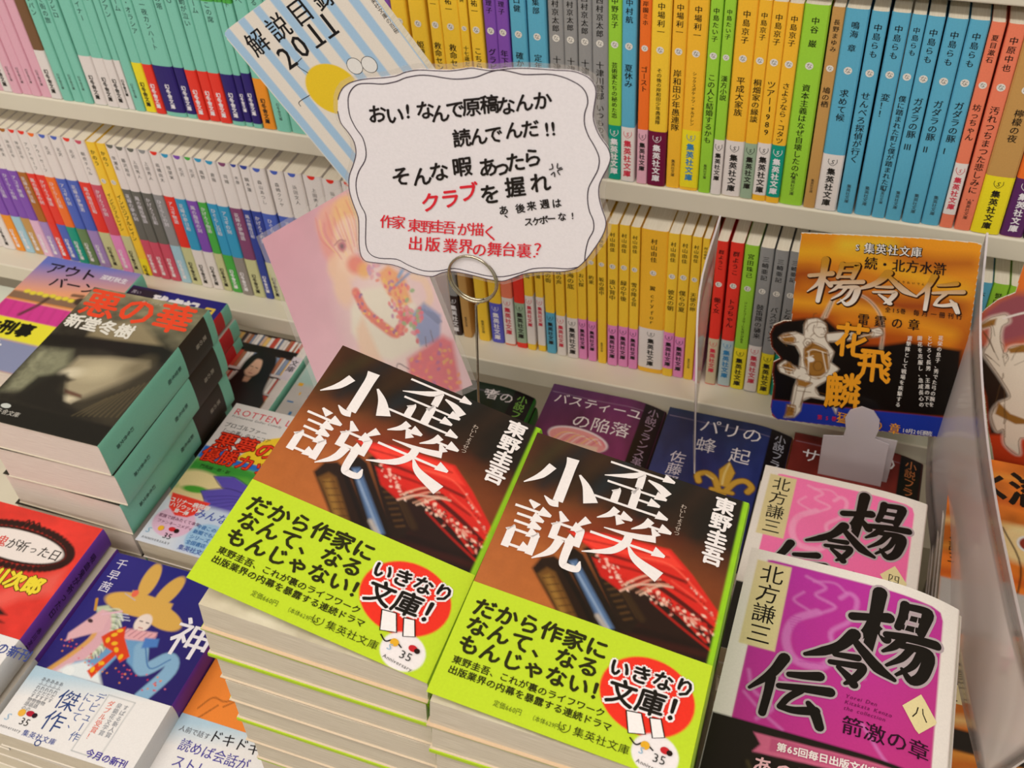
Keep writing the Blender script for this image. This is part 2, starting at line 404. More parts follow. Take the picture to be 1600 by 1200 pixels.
# ------------------------------------------------------------------ the room
def structure(name, x0, x1, y0, y1, z0, z1, m):
    mb = MB(); mb.box(x0, x1, y0, y1, z0, z1, lin('d8d0be')); o = mb.build(name, m, None, world=True); o['kind'] = 'structure'; return o
structure('floor', -4200, 2600, -2600, 1300, -1560, -1520, FLOORM)
structure('ceiling', -4200, 2600, -2600, 1300, 1180, 1220, WALLM)
structure('wall_back', -4200, 2600, 1000, 1060, -1520, 1180, WALLM)

# ------------------------------------------------------------------ shelving and display table
def rbox(mb, x0, x1, y0, y1, z0, z1, r=1.6):
    """board with a rounded front edge"""
    pr = [(y1, z0), (y1, z1)] + [(y0+r-r*math.sin(a), z1-r+r*math.cos(a)) for a in np.linspace(0, math.pi/2, 5)] + [(y0+r-r*math.cos(a), z0+r-r*math.sin(a)) for a in np.linspace(0, math.pi/2, 5)]
    n = len(pr); vs = [(x0, y, z) for y, z in pr]+[(x1, y, z) for y, z in pr]
    mb.add(vs, [(i, (i+1) % n, n+(i+1) % n, n+i) for i in range(n)]+[tuple(range(n)), tuple(range(2*n-1, n-1, -1))], lin('e4dcc6'))
shelf = empty('bookshelf', M3(-400, 663, -1520), label='cream wall bookshelf of laminate boards packed with paperback spines', cat='bookshelf')
def shelf_part(name, *b, r=True):
    mb = MB(); b = [b[0]+400, b[1]+400, b[2]-663, b[3]-663, b[4]+1520, b[5]+1520]
    (rbox if r else MB.box)(mb, *b); return mb.build(name, BOARD, shelf)
shelf_part('shelf_board', -1250, 560, 662, 900, -306.6, -288)
shelf_part('shelf_board', -1250, 560, 662, 900, -483.6, -465.6)
shelf_part('shelf_board', -1250, 560, 637, 900, -670.5, -651.4)
shelf_part('back_panel', -1250, 560, 900, 912, -1520, 100, r=False)
shelf_part('side_panel', -1268, -1250, 640, 912, -1520, 100, r=False)
shelf_part('side_panel', 560, 578, 640, 912, -1520, 100, r=False)
table = empty('display_table', M3(-400, 300, -1520), label='cream display table carrying the face-up paperback stacks', cat='table')
mb = MB(); rbox(mb, -850, 960, -230, 360-23, 726, 750); mb.build('table_top', BOARD, table)
for x in (-820, 900):
    for y in (-200, 270):
        mb = MB(); mb.box(x, x+40, y, y+40, 0, 726, lin('d8d0be')); mb.build('leg', BOARD, table)
TZ = -770.

# ------------------------------------------------------------------ standing paperbacks
PAL = dict(Y='fccf3a', Z='fbc034', G='9fd83e', B='5fb2d2', O='f8762a', g='979797', S='f38363', T='c99a58', P='8652b8', M='84cfba', W='ece4e0', R='ee3a2c',
           N='2e2072', K='33201e', m='74123c', t='0a9c84', y='f6e428', p='ee92cc', L='a8cfe0', e='cfc0a0', b='5b5cc8', c='3aa0cc', o='f79a2c', q='eab2c4', r='d4566c',
           n='3a4aa0', v='8a4c74', w='7c5a3c', s='a0b89c', l='a98cc8', h='6d8a5a', d='6c6c64', u='b06a24', x='5068c4', z='4fb24a', a='b8ccd0', j='5e2a66', i='98908a', f='cfcf9a', k='e8bcd8')
ORD = ['first','second','third','fourth','fifth','sixth','seventh','eighth','ninth','tenth','eleventh','twelfth','thirteenth','fourteenth','fifteenth','sixteenth','seventeenth','eighteenth','nineteenth',
       'twentieth']
def ordinal(n):
    if n <= 20: return ORD[n-1]
    t = ['twenty','thirty','forty','fifty','sixty'][n//10-2]; return t+'-'+ORD[n % 10-1] if n % 10 else {30:'thirtieth',40:'fortieth',50:'fiftieth'}[n]
CN = dict(Y='yellow', Z='golden yellow', G='lime green', B='sky blue', O='orange', g='grey', S='salmon', T='tan', P='purple', M='mint green', W='white', R='red', N='navy', K='dark brown',
          m='maroon', t='teal', y='bright yellow', p='pink', L='pale blue', e='beige', b='violet blue', c='cyan blue', o='amber', q='pale pink', r='rose', n='deep blue', v='plum', w='brown',
          s='grey green', l='lavender', h='olive', d='dark grey', u='brown', x='blue', z='green', a='pale grey blue', j='dark purple', i='grey brown', f='pale green', k='lilac')
def standing(x0, x1, y, z, H, cov, obi, oh, gap, oc, title, author, label, group, mid=None, dot=None, top=None, pub='集英社文庫', D=105, jut=0., lean=0.):
    w = x1-x0-.25; root = empty('paperback_book', M3(x0+.12, y-jut, z+.3), (0, lean, 0), label=label, cat='book', group=group)
    b = min(1.6, w*.13); n = 6
    prof = [(0, D)]+[(w*(.5-.5*math.cos(math.pi*i/n)), b*(1-math.sin(math.pi*i/n)**.6)) for i in range(n+1)]+[(w, D)]
    yf = lambda x: b*(1-max(0., math.sin(math.acos(max(-1, min(1, 1-2*x/w)))))**.6)
    def strip(name, z0, z1, zones, out, depth, parent, m=SPINE):
        mb = MB(); ed = sorted({z0, z1} | {q for a in zones for q in a[:2] if z0 < q < z1})
        P = [(prof[0][0]-out*.3, depth)]+[(px, py-out) for px, py in prof[1:-1]]+[(prof[-1][0]+out*.3, depth)]
        for a, c in zip(ed[:-1], ed[1:]):
            col = next((q[2] for q in zones if q[0] <= (a+c)/2 <= q[1]), cov)
            vs = [(px, py, h) for h in (a, c) for px, py in P]; k = len(P)
            mb.add(vs, [(i, i+1, k+i+1, k+i) for i in range(k-1)], lin(PAL[col]))
        return mb.build(name, m, parent)
    zones = []
    if mid: zones += [(44, 101, mid), (101, H, 'W')]
    if top: zones += [(106, H, top)]
    cv = strip('cover', 0, H, zones, 0, D, root)
    mb = MB(); mb.box(.35, w-.35, b+.3, D-.5, 1, H-1.2, lin('ece2cc')); mb.build('page_block', PAGEV, root)
    tc = '1c1a18'
    L = Lettering(lambda u, v, l: (u, (yf(min(max(u, .01), w-.01)))-l, H-v), .12)
    ts = min(5.6, w*.62)
    if mid:
        if dot:
            c = PAL[dot]; k = 9; r = min(w*.36, 3.6); L.l += .01
            L.mb.add([L.S(w/2, .2, L.l)]+[L.S(w/2+r*math.cos(a), .2+r*1.05*math.sin(a), L.l) for a in np.linspace(0, math.pi, k)], [(0, i+1, i+2) for i in range(k-1)], lin(c))
        L.vert(author, w/2, 12, min(4.4, w*.5), '4a4644', .0, 1.15)
        L.vert(title, w/2, 52, min(5., w*.55), 'e8e4ea' if mid not in 'Yy' else '4a3a10', .015)
    elif author == '-':
        L.vert(title, w/2, 30 if title else 20, ts, '24403a' if cov == 'M' else ('b06a80' if cov == 'q' else '2a2826'), .0, 1.05)
    else:
        L.vert(author, w/2, 8, min(5.2, w*.52), tc, .015, 1.12)
        L.disc(w/2, 41, min(2.6, w*.3), 'e8e4dc', n=14); L.ch('な' if z > -600 else 'む', w/2, 41, min(4., w*.42), '5a5650', .0)
        n_ = max(1, len(title)); L.vert(title, w/2, 54, min(ts*1.05, (H-54-(oh+6 if obi else 22))/n_ if n_ > 8 else 99), tc, .012)
    if not obi:
        L.vert(pub, w/2, H-24 if author != '-' else H-26, min(3.2, w*.3), '3a3630', .0)
    L.build('spine_lettering', cv)
    if obi:
        oc_ = dict(k='2a2622', w='f4f0f4', r='d83a50', b='3a8ac0', n='4a3a90')[oc]
        ob = strip('paper_band', gap, gap+oh, [(gap, gap+oh, obi)], .25, D*.6, root)
        L2 = Lettering(lambda u, v, l: (u, yf(min(max(u, .01), w-.01))-.25-l, H-v), .12)
        v0 = H-gap-oh
        if pub == '集英社文庫':
            r = min(2.7, w*.3)
            for k2 in range(1): L2.st([(w/2-r, v0+3.4), (w/2-r, v0+6.2), (w/2, v0+8.6), (w/2+r, v0+6.2), (w/2+r, v0+3.4)], [.35]*5, oc_)
            L2.ch('S', w/2, v0+5.6, min(4.6, w*.46), oc_, .01, shear=.2)
            L2.vert(pub, w/2, v0+10.5, min(5.8, w*.6), oc_, .03, 1.08)
        else:
            L2.vert(pub, w/2, v0+(oh*.38), min(4.6, w*.52), oc_, .03, 1.0)
        L2.build('band_lettering', ob)
    return root
XS = {"UL":[[-751.3,-736.8],[-736.8,-726.9],[-726.9,-717.0],[-717.0,-706.3],[-706.3,-696.6],[-696.6,-686.0],[-686.0,-674.6],[-673.7,-663.3],[-663.0,-652.9],[-652.1,-642.6],[-641.8,-629.0],[-628.1,-616.3],[-616.0,-607.1],[-606.7,-600.4],[-599.9,-590.4],[-589.9,-579.6],[-579.3,-569.8],[-569.4,-549.9],[-549.4,-539.7],[-539.2,-528.5],[-528.0,-518.1],[-517.8,-507.0],[-506.2,-494.4],[-494.1,-487.4],[-486.6,-478.5],[-477.9,-466.2],[-465.6,-452.2]],"UR":[[-452,-434],[-434,-417],[-417,-400],[-400,-382],[-382,-364],[-364,-347.4],[-347.2,-335.4],[-333.4,-320.6],[-318.6,-309.6],[-309.6,-295.2],[-295.2,-288.8],[-287.8,-278.0],[-277.1,-267.9],[-267.9,-258.8],[-257.8,-246.0],[-245.0,-231.5],[-230.5,-219.4],[-219.4,-209.8],[-209.4,-199.4],[-199.4,-188.2],[-188.6,-178.9],[-178.9,-168.7],[-166.8,-159.1],[-159.1,-145.7],[-145.2,-135.3],[-135.3,-121.7],[-121.2,-112.8],[-112.3,-104.9],[-104.5,-91.1],[-91.1,-82.5],[-82.5,-72.9],[-72.9,-63.5],[-63.5,-47.4],[-46.5,-38.6],[-38.6,-24.1],[-23.2,-12.8],[-11.6,-0.3],[0.1,8.7],[9.1,19.3],[20.1,32.3],[32.7,44.4],[44.8,53.1],[54.3,64.6],[64.6,82.9],[83.3,97.7],[98.1,108.8]],"LL":[[-840,-822.5],[-822,-806],[-805.5,-794.3],[-794.0,-782.6],[-782.6,-771.2],[-771.2,-760.0],[-760.0,-749.5],[-749.5,-739.9],[-739.9,-728.5],[-728.5,-716.9],[-716.9,-705.1],[-704.7,-692.1],[-691.7,-678.1],[-677.7,-665.6],[-665.3,-654.7],[-654.3,-644.5],[-644.5,-634.3],[-634.0,-623.6],[-623.2,-611.8],[-611.5,-600.3],[-600.0,-588.4],[-588.1,-576.6],[-576.2,-564.8],[-564.5,-555.6],[-555.3,-544.4],[-544.0,-532.5],[-532.2,-519.4],[-519.1,-511.0],[-510.6,-500.0],[-499.7,-485.2],[-483.5,-468.3],[-467.7,-451.0],[-450.4,-432.6],[-432.0,-415.0],[-414.4,-400.5]],"LR":[[-341.8,-332.6],[-331.3,-321.5],[-319.7,-311.8],[-305.1,-294.8],[-293.0,-281.6],[-281.0,-270.9],[-269.7,-260.2],[-259.6,-252.0],[-250.2,-243.2],[-242.0,-233.8],[-232.7,-224.6],[-223.4,-213.6],[-213.6,-206.1],[-205.0,-197.6],[-196.4,-189.0],[-187.9,-179.4],[-178.9,-170.4],[-169.9,-162.1],[-161.5,-140.4],[-140.4,-131.7],[-131.7,-122.9],[-122.4,-114.8],[-114.2,-108.8],[-104.0,-95.4],[-93.8,-83.6],[-83.1,-72.5],[-71.9,-61.4],[-60.9,-50.9],[-50.4,-41.1],[-41,-28],[64,76.5],[77.7,88.5],[88.7,99.5],[99.8,112]]}
UY, UZ, LY, LZ = 664., -465.6, 661., -651.4
def bandword(cov, obi, mid=None):
    if mid: return f'white and {CN[mid]} paperback' + (f', {CN[obi]} band' if obi else '')
    return f'{CN[cov]} paperback' + (f', {CN[obi]} band' if obi else ', no band')
# upper shelf, left of the striped booklet (rightmost listed last)
UL = [('q',None,'','キノ',None),('q','W','k','ビジネス',None),('q',None,'','しあわせ',None),('q',None,'','ひとりの',None),('q',None,'','ことば',None),('q',None,'','はな',None),('w','W','k','メソの橋',None),
      ('M',None,'','ボロと古いパン',None),('M',None,'','運命を紡ぐ街の旅',None),('M',None,'','神様のサツビロ',None),('M','W','k','寂寞',None),('M','W','k','死人トレイナー',None),('M','W','k','水の悪党',None),('M','W','k','犬レジしい',None),
      ('M',None,'','はるうシアン',None),('M','y','k','ソウローム',None),('M','R','w','レッド・オラシア',None),('M','N','w','探偵の一夜カンハート',None),('M','N','w','魔界の塔',None),
      ('M','R','w','ドYO','z'),('M','R','w','顔・動が泣い','z'),('M','R','w','メYーム','z'),('M','N','w','あそこの席','z'),('M','N','w','ドコー','z'),('M','N','w','ハート','z'),('M','o','k','母へ',None),('M',None,'','はる',None)]
x = XS['UL']
for i, (cov, obi, oc, t, top) in enumerate(UL):
    n = len(UL)-i
    standing(x[i][0], x[i][1], UY, UZ, 148, cov, obi, 45 if obi != 'N' or i not in (17, 18, 22, 23) else 42, 4 if obi == 'N' else .3, oc or 'k', t, '-', 
             f'{bandword(cov, obi)}, {ordinal(n)} spine left of the booklet, upper shelf', 'paperbacks on the upper shelf left of the booklet', top=top, pub='幻冬舎文庫', jut=(i*7 % 5)*.25)
# upper shelf, from behind the booklet to the right
UR = [('M',None,'',''),('M',None,'',''),('P','W','','日記'),('P','W','','女文士'),('P','W','','初恋'),('P','W','','葡萄','林真理子'),('Y',None,'','姫娥','花村'),('Y',None,'','姫娥眸妊','花村'),('Y',None,'','救命センター部長','浜辺祐一'),('Y',None,'','救命センター','浜辺祐一'),
      ('Y','W','','十七歳だった','原田宗典'),('Y',None,'','こちら救命','浜辺祐一'),('P',None,'','グラビアの夜','林真理子'),('P',None,'','年下の女','林真理子'),('B',None,'','確かに生きる','野口健'),('B',None,'','定年です','編集部'),
      ('g',None,'','十津川警部','西村京太郎'),('g',None,'','十津川警部','西村京太郎'),('g',None,'','十津川警部','西村京太郎'),('g',None,'','十津川警部 いつもの殺意','西村京太郎'),
      ('G','t','w','芸術家たちの秘めた恋','中野京子'),('B','W','r','夏休み','中村航'),('O','q','k','ゴースト','岸園ミホ'),('Y','m','w','その後の岸和田少年愚連隊','中場利一'),('Z',None,'','岸和田少年愚連隊','中場利一'),
      ('Z','y','b','シックスポケッツ・チルドレン','中場利一'),('G',None,'','この人と結婚するかも','中島たい子'),('G','W','k','漢方小説','中島たい子'),('Z','W','k','平成大家族','中島京子'),('Z','s','k','桐畑家の縁談','中島京子'),
      ('Z','W','k','ツアー1989','中島京子'),('Z','t','w','さようなら、コタツ','中島京子'),('G',None,'','資本主義はなぜ自壊したのか','中谷 巌'),('T',None,'','鳩の栖','長野まゆみ'),('B','W','k','求めて候','鳴海 章'),
      ('B',None,'','せんべろ探偵が行く','中島らも'),('B',None,'','変！！','中島らも'),('B',None,'','僕に踏まれた町と僕が踏まれた町','中島らも'),('B',None,'','ガダラの豚 Ⅲ','中島らも'),('B',None,'','ガダラの豚 Ⅱ','中島らも'),
      ('B',None,'','ガダラの豚 Ⅰ','中島らも'),('S','W','r','坊っちゃん','夏目漱石'),('S',None,'','汚れつちまつた悲しみに…','中原中也'),('T','y','k','檸檬の夜','夏樹静子'),('O','j','w','冒険','中上'),('K','K','w','','')]
x = XS['UR']
for i, r in enumerate(UR):
    cov, obi, oc, t = r[:4]; au = r[4] if len(r) > 4 else ''
    oh = 45; gap = .3
    if i in (30, 31): gap = 5; oh = 42
    if i == 41: gap = 11; oh = 40
    if i == 25: gap = 2.5; oh = 47
    standing(x[i][0], x[i][1], UY, UZ, 148, cov, obi, oh, gap, oc or 'k', t, au, f'{bandword(cov, obi)}, {ordinal(i+1)} spine right of amber-banded one, upper shelf', 'paperbacks on the upper shelf right of the booklet', jut=(i*5 % 4)*.3)
# lower shelf, left part
LL = [('P','W','k'),('P','W','k'),('P','o','w'),('P','L','w'),('P','T','w'),('P','k','w'),('u','l','w'),('R','R','w'),('R','x','w'),('O','t','w'),('x','h','w'),('x','l','w'),('R','f','k'),('r','p','w'),('Y',None,''),('Y',None,''),('d','r','w'),('d','r','w'),('d','r','w'),
      ('g','L','w'),('R','f','k'),('c','W','k'),('P','W','k'),('z','f','k'),('c','z','w'),('c','i','w'),('v','f','k'),('n','n','w'),('n','f','k'),('x','f','k'),('x','f','k'),('x','f','k'),('R','f','k'),('R','f','k'),('R','f','k')]
AU = ['鏑木蓮','森山あつし','森崎クツヤ','浜田文人','上田秀人','藤井邦夫','沖田正午','沖田正午','アウトセーフ','アウトセーフ','北沢','北沢','北沢','桐衣チハル','五十嵐貴久','中谷航太郎','早瀬乱','藤沢周平','上田秀人','上田秀人','高橋由太','桂望実','北沢','北沢','風野','倉阪','司城','木原']
x = XS['LL']
for i, (mid, obi, oc) in enumerate(LL):
    n = len(LL)-i; yel = mid == 'Y'
    lab = f'{"yellow paperback spine" if yel else bandword("W", obi, mid)}, {ordinal(n)} spine left of pink card, lower shelf'
    standing(x[i][0], x[i][1], LY, LZ, 148, 'Y' if yel else 'W', 'f' if i == 14 else 'y', 45 if i == 14 else 20, .3, 'k', 'インビジブルレイン', 'かのう', lab, 'paperbacks on the lower shelf left of the pink card', pub='幻冬舎文庫', jut=(i*3 % 4)*.3) if yel else \
    standing(x[i][0], x[i][1], LY, LZ, 148, 'W', obi, 44, .3, oc, ['アコギ','花嫁の夢','風の階段','かげろう','ひぐらし'][i % 5]+['日和','の刻','物語'][i % 3], AU[i % len(AU)], lab,
             'paperbacks on the lower shelf left of the pink card', mid=mid, dot={'Y': 'Y', 'r': 'r'}.get(mid, mid), pub='幻冬舎文庫', jut=(i*3 % 4)*.3)
# lower shelf, right part
LR = [('S','W','r',''),('g','K','w',''),('T',None,'','夏の庭'),('Y',None,'','朝の歌'),('Y','b','w','冬の旅'),('S','W','r','白い花'),('R','s','k','赤い夢'),('Y','W','r','春の雪'),('Y','W','r','星の道'),('Y','B','k','風の街'),
      ('Y','W','r','森の声'),('Y','W','k','海の底'),('Y','p','k','おい探'),('Y','p','k','約束'),('Y',None,'','坂の途中'),('Y','p','k','遠い背中'),('Y','p','k','緑の午後'),('Y','p','k','雪の降る音'),('Z','W','k','翼 ｃｒｙ ｆｏｒ'),
      ('Y','p','k','彼女の朝'),('Y','p','k','僕らの夏'),('Y',None,'','天使の卵'),('Y','p','k','天使の梯子'),('R','e','r','働く女','群ようこ'),('R','a','b','トラちゃん','群ようこ'),('G','y','k','ジェットコースターにもほどがある','宮田珠己'),
      ('g','W','r','鼓笛隊の襲来','三崎亜記'),('g','y','k','バスジャック','三崎亜記'),('g','t','k','となり町戦争','三崎亜記'),('g',None,'','失われた町','三崎亜記'),('B',None,'','光媒','道尾'),('B',None,'','本多先','本多孝好'),('G',None,'','誰も','誉田'),('G',None,'','武士','誉田')]
x = XS['LR']
for i, r in enumerate(LR):
    cov, obi, oc, t = r[:4]; au = r[4] if len(r) > 4 else '村山由佳'
    oh = 45; gap = .3
    if i in (7, 8): gap = 7; oh = 54
    if i == 5: oh = 52; gap = 2
    if i == 6: oh = 45; gap = 6
    if i == 18: oh = 44; gap = 5
    if i == 19: gap = 9; oh = 40
    if i in (23, 24, 26): oh = 50; gap = 1
    if i == 9: oh = 46
    thick = ', thickest' if i == 18 else ''
    standing(x[i][0], x[i][1], LY, LZ, 148, cov, obi, oh, gap, oc or 'k', t, au, f'{bandword(cov, obi)}{thick}, {ordinal(i+1)} spine right of pink card, lower shelf', 'paperbacks on the lower shelf right of the pink card', jut=(i*5 % 4)*.3)

# ------------------------------------------------------------------ the lime-banded pair of stacks
def art_maroon():
    c = Canvas(105, 92.5, .55, '1c1210')
    c.grad('1c120d', '9a5228', 66, 4, 14, 96)
    c.ell(10, 92, 60, 46, 'bc6c34', soft=28, a=.85); c.ell(8, 60, 26, 24, 'a05428', soft=18, a=.35)
    c.poly([(0, 0), (105, 0), (105, 36), (62, 30), (0, 40)], '1a120d', soft=14, a=.95)
    for u, col in ((6, '3a3018'), (16, '181c20'), (27, '3a2412'), (38, '14222a'), (50, '2e1c10'), (62, '101a1c'), (76, '2e1c12'), (90, '141210')):
        c.line([(u+8, 0), (u+3, 12), (u-4, 30)], 6, col, .7, 3)
    c.ell(44, 46, 24, 8, '7a2014', rot=-.25, soft=7, a=.7)
    c.ell(96, 58, 22, 16, '8a4420', soft=13, a=.6)
    # dark maroon block printed on the cover, lower right, with layered dark cloth folds
    c.poly([(40, 99), (58, 82), (105, 68), (105, 99)], '1c0c09', soft=3)
    c.poly([(60, 86), (72, 80), (106, 76), (106, 80), (73, 85), (62, 90)], '4a1812', soft=1.2, a=.9)
    c.poly([(60, 92), (106, 86), (106, 89), (64, 96)], '38120e', soft=1.2, a=.9)
    # old leather-bound volumes, spines towards the lower left
    c.poly([(21, 76), (23, 69), (28, 66), (34, 68), (62, 98), (56, 100), (44, 100)], '241309', soft=.8)
    c.poly([(24, 78), (27, 73), (31, 74), (50, 97), (45, 99)], '6e481c', .9); c.poly([(27, 78), (29, 76), (44, 95), (42, 97)], '9a7030', 1., .8)
    for k in range(7): c.line([(27+k*2.6, 79+k*2.7), (31.5+k*2.6, 76.5+k*2.7)], .5, '3a220c', .8)
    c.line([(33, 70), (45, 83), (57, 97)], 2.2, '120a06', .9, .6)
    c.poly([(31, 64), (35, 58), (40, 60), (66, 90), (62, 97), (58, 97)], '1a100a', .8)
    c.poly([(35, 66), (38, 64), (62, 91), (59, 95)], '56739c', .8, .95); c.line([(37, 67), (60, 92)], .9, '9fb4d0', .7, .6); c.line([(54, 88), (60, 93.5)], 2.2, 'c8b8a4', .7, .8)
    c.poly([(39, 57), (44, 51), (50, 54), (74, 80), (68, 92), (64, 90)], '20130b', .8)
    for k in range(12): c.line([(43+k*2., 59+k*2.4), (46+k*2., 57+k*2.4)], 1.1, '5a3c1c', .7, .5)
    c.line([(46, 56), (70, 82)], .8, '7a5424', .7, .5)
    c.poly([(48, 58), (74, 66), (104, 74), (104, 84), (72, 86)], '24110c', soft=1.4); c.line([(56, 66), (72, 82)], 3, '3e2a14', .7, 1)
    # red patterned cloth tied over them
    red = [(30, 50.5), (46, 45), (76, 41.5), (88, 51), (104, 67), (104, 78), (92, 75), (82, 71), (70, 68), (60, 66), (52, 62), (43, 56)]
    c.poly(red, 'd82820', soft=.6); c.poly([(32, 51), (48, 46), (75, 43), (84, 50), (62, 52), (44, 55)], 'f24032', soft=.8)
    for q, w, col, a in (([(38, 52), (58, 49), (76, 46)], .7, '9a1612', .9), ([(46, 56), (64, 55), (86, 56)], 1.6, '6a100c', .85), ([(52, 60), (70, 59), (92, 64)], 1.4, '8a1410', .8), ([(72, 62), (88, 68), (104, 76)], 2.4, '2c0a08', .9),
                         ([(60, 52), (78, 50), (96, 62)], .9, 'f8604c', .8), ([(80, 58), (94, 64), (104, 72)], 1., 'f05040', .8), ([(70, 66), (84, 72), (100, 82)], 1.6, 'c42018', .9), ([(74, 72), (88, 79), (104, 86)], 1.2, 'b01c16', .9)): c.line(q, w, col, a, .5)
    c.poly([(44, 60), (52, 60), (62, 67), (60, 72), (50, 68)], 'c81f1a', .7)
    rs = np.random.RandomState(4)
    for k in range(120):
        t = rs.rand(); u = 68+38*t+rs.randn()*1.4; v = 65.5+14*t+rs.randn()*(1.2+1.6*t)
        c.ell(u, v, .5+.7*rs.rand(), .4+.5*rs.rand(), ['f0c8b4', 'e09a88', 'c02018', '7a1410'][k % 4], rs.rand()*3, a=.95)
    for k in range(50):
        t = rs.rand(); c.ell(45+19*t+rs.randn()*.8, 58+11*t+rs.randn()*1.4, .8, .5, ['f0b4a4', 'c8221a', 'f4d0c0'][k % 3], rs.rand()*3, a=.9)
    for k in range(24):
        t = rs.rand(); c.ell(86+18*t+rs.randn()*.6, 55+17*t+rs.randn()*.8, .6, .4, ['e8b8a8', '9a2018'][k % 2], rs.rand()*3, a=.8)
    for k in range(6): c.line([(60+k*1.7, 69+k*.3), (66+k*1.8, 62+k*.2), (71+k*2, 58+k*.6)], .9, ['d8a890', '5a2c1c', 'c89880', '3c1c10', 'b88870', 'e0b8a0'][k], .95, .4)
    c.line([(60, 72), (66, 66), (76, 62)], 1., 'd8ac98', 1, .4)
    c.poly([(102.6, -2), (108, -2), (108, 96), (102.6, 96)], '94cc20', .5)
    c.grain(3, .04, 4); return c
def art_lime():
    c = Canvas(105, 55.5, .55, 'c2de2e')
    c.ell(82.5, 24, 19.5, 17.5, 'f03424')
    c.ell(91, 47, 9.3, 8.6, 'f4eef0')
    return c
def lime_book(name, label, pos, rot, tl, tr, flap=0., banded=True):
    if name == 'full':
        # cover lifts off the page block along its lower edge, as handled paperbacks do
        root, S, cov, Sb, band, bot, T = lying_book('lime_banded_book', label, pos, rot, 105, 148, tl, tr, art_maroon_c, [(0, 148, '86c41c')], edge='d8bc9c', inner='e89058', pages=PAGES,
            band=(art_lime_c, 92.5, 'c8e040', '9ac820'), group='lime-banded dark paperbacks', gap=.9, pinset=1.5, flap=flap)
        # rounding strip along the spine in lime
        L = Lettering(S, .15)
        for kx, u, v, w, h in (('wai', 35, 1.5, 36, 25.5), ('warai', 38, 29.5, 37, 30), ('sho', 2.5, 9, 35, 32), ('setsu', 3, 41, 37, 31)): kanji(L, kx, u, v, w, h, 'f2ecec')
        L.vert('東野圭吾', 94.5, 2, 10.4, 'f2ecec', .035, .98)
        L.vert('わいしょうせつ', 76.5, 14, 2.9, 'c8b8ac', 0, .95)
        L.build('title_lettering', cov)
        L = Lettering(lambda u, v, l: Sb(u, v+92.5, l), .12); K = '2c2c10'
        L.h('だから作家に', 4, 11.2, 9.8, K, .035, slope=-.005); L.h('なんて、なる', 4, 20.6, 9.6, K, .035); L.h('もんじゃない！', 4, 30, 9.3, K, .035)
        L.h('東野圭吾、これが裏のライフワーク', 4.5, 38.2, 4.0, K, .02); L.h('出版業界の内幕を暴露する連続ドラマ', 4.5, 43., 4.0, K, .02)
        L.h('定価660円', 26, 50.2, 3.1, '5a6a20', 0, .8); L.h('（本体629円）', 41, 50.4, 2.7, '5a6a20', 0, .8)
        L.h('集英社文庫', 58.5, 49.6, 4.4, K, .005, 1., 1.04); L.st([(53., 47.8), (53., 50.2), (55., 51.8), (57., 50.2), (57., 47.8)], [.3]*5, K); L.h('S', 53.7, 49.6, 3.8, K, 0, shear=.2)
        # red roundel
        for b, col in ((.13, 'f4eef0'), (.035, '1c1814')):
            L.h('いきなり', 64.5, 16.5, 9.2, col, b, .98, slope=-.06, shear=.1)
            L.h('文庫！', 66.5, 27., 12.6, col, b*.8, .95, slope=-.04, shear=.1)
        for a, b2 in (((76, 33.5), (84, 42.5)), ((85.5, 33), (91.5, 41))):
            q = [(a[0], a[1]), (a[0]+(b2[0]-a[0])*.75, a[1]-1), (b2[0]+1.5, b2[1]-2), (a[0]+3, b2[1])]
            L.poly2(np.array([(x*1.0, y) for x, y in q]), [(0, 1, 2, 3)], 'f6f2f2'); L.st(q+[q[0]], [.55]*5, '1c1814', n=1)
        L.st([(80, 44), (83, 46), (86, 44), (90, 46)], [.6]*4, '1c1814')
        L.disc(86.5, 45, 1.8, 'e8b030'); L.disc(94.3, 44.2, 1.9, 'c82830', 1.5); L.disc(96.2, 44.6, 1.2, '2a1a18')
        L.h('35', 90, 48.4, 5.2, '2a2a28', 0); L.h('S', 84.5, 47.5, 4.2, '8ab4d0', 0, shear=.2); L.h('Anniversary', 84.5, 52.2, 2.3, '3a3a38', 0, slope=.08)
        L.build('band_lettering', band)
        return root
    c = Canvas(105, 92.5, 18, '3a1c10'); b = Canvas(105, 55.5, 18, 'c2de2e')
    return lying_book('lime_banded_book', label, pos, rot, 105, 148, tl, tr, c, [(0, 148, '86c41c')], edge='d8c6ae', inner='e0a070', pages=PAGES, band=(b, 92.5, 'b4d424', '8cbc1c') if banded else None,
        group='lime-banded dark paperbacks', pinset=.9)[0]
art_maroon_c = art_maroon(); art_lime_c = art_lime()
def lime_stack(side, x, y, z, rot0, n, tl, tr, rng, flap):
    """top book given; the ones under it follow as slight wedges, flattening out downwards"""
    ry = rot0[1]; px, pz, rz, rx = x, z, rot0[2], rot0[0]
    for i in range(n):
        t1, t2 = tl[i], tr[i]
        if i == 0: lab = f'topmost lime-banded paperback of the {side} stack, dark cover, large white title'
        else: lab = f'{ordinal(i+1)} book down in the {side} lime-banded stack, only its page edges showing'
        lime_book('full' if i == 0 else 'plain', lab, (px, y+(0 if i == 0 else rng.uniform(-.8, 1.2)), pz), (rx, ry, rz), t1, t2, flap, i % 3 == 1)
        a = math.radians(ry); e = (2.2 if i % 3 == 0 else 2.8 if i % 3 == 1 else .9)
        lx, lz = px-(t1+e)*math.sin(a), pz-(t1+e)*math.cos(a)
        qx, qz = px+105*math.cos(a)-(t2+e)*math.sin(a), pz-105*math.sin(a)-(t2+e)*math.cos(a)
        ry = math.degrees(math.atan2(lz-qz, qx-lx)); nx = x-2.5-i*.5+rng.uniform(-1.2, 1.2)
        pz = lz-(nx-lx)*math.tan(math.radians(ry)); px = nx
    return pz
rng = random.Random(3)
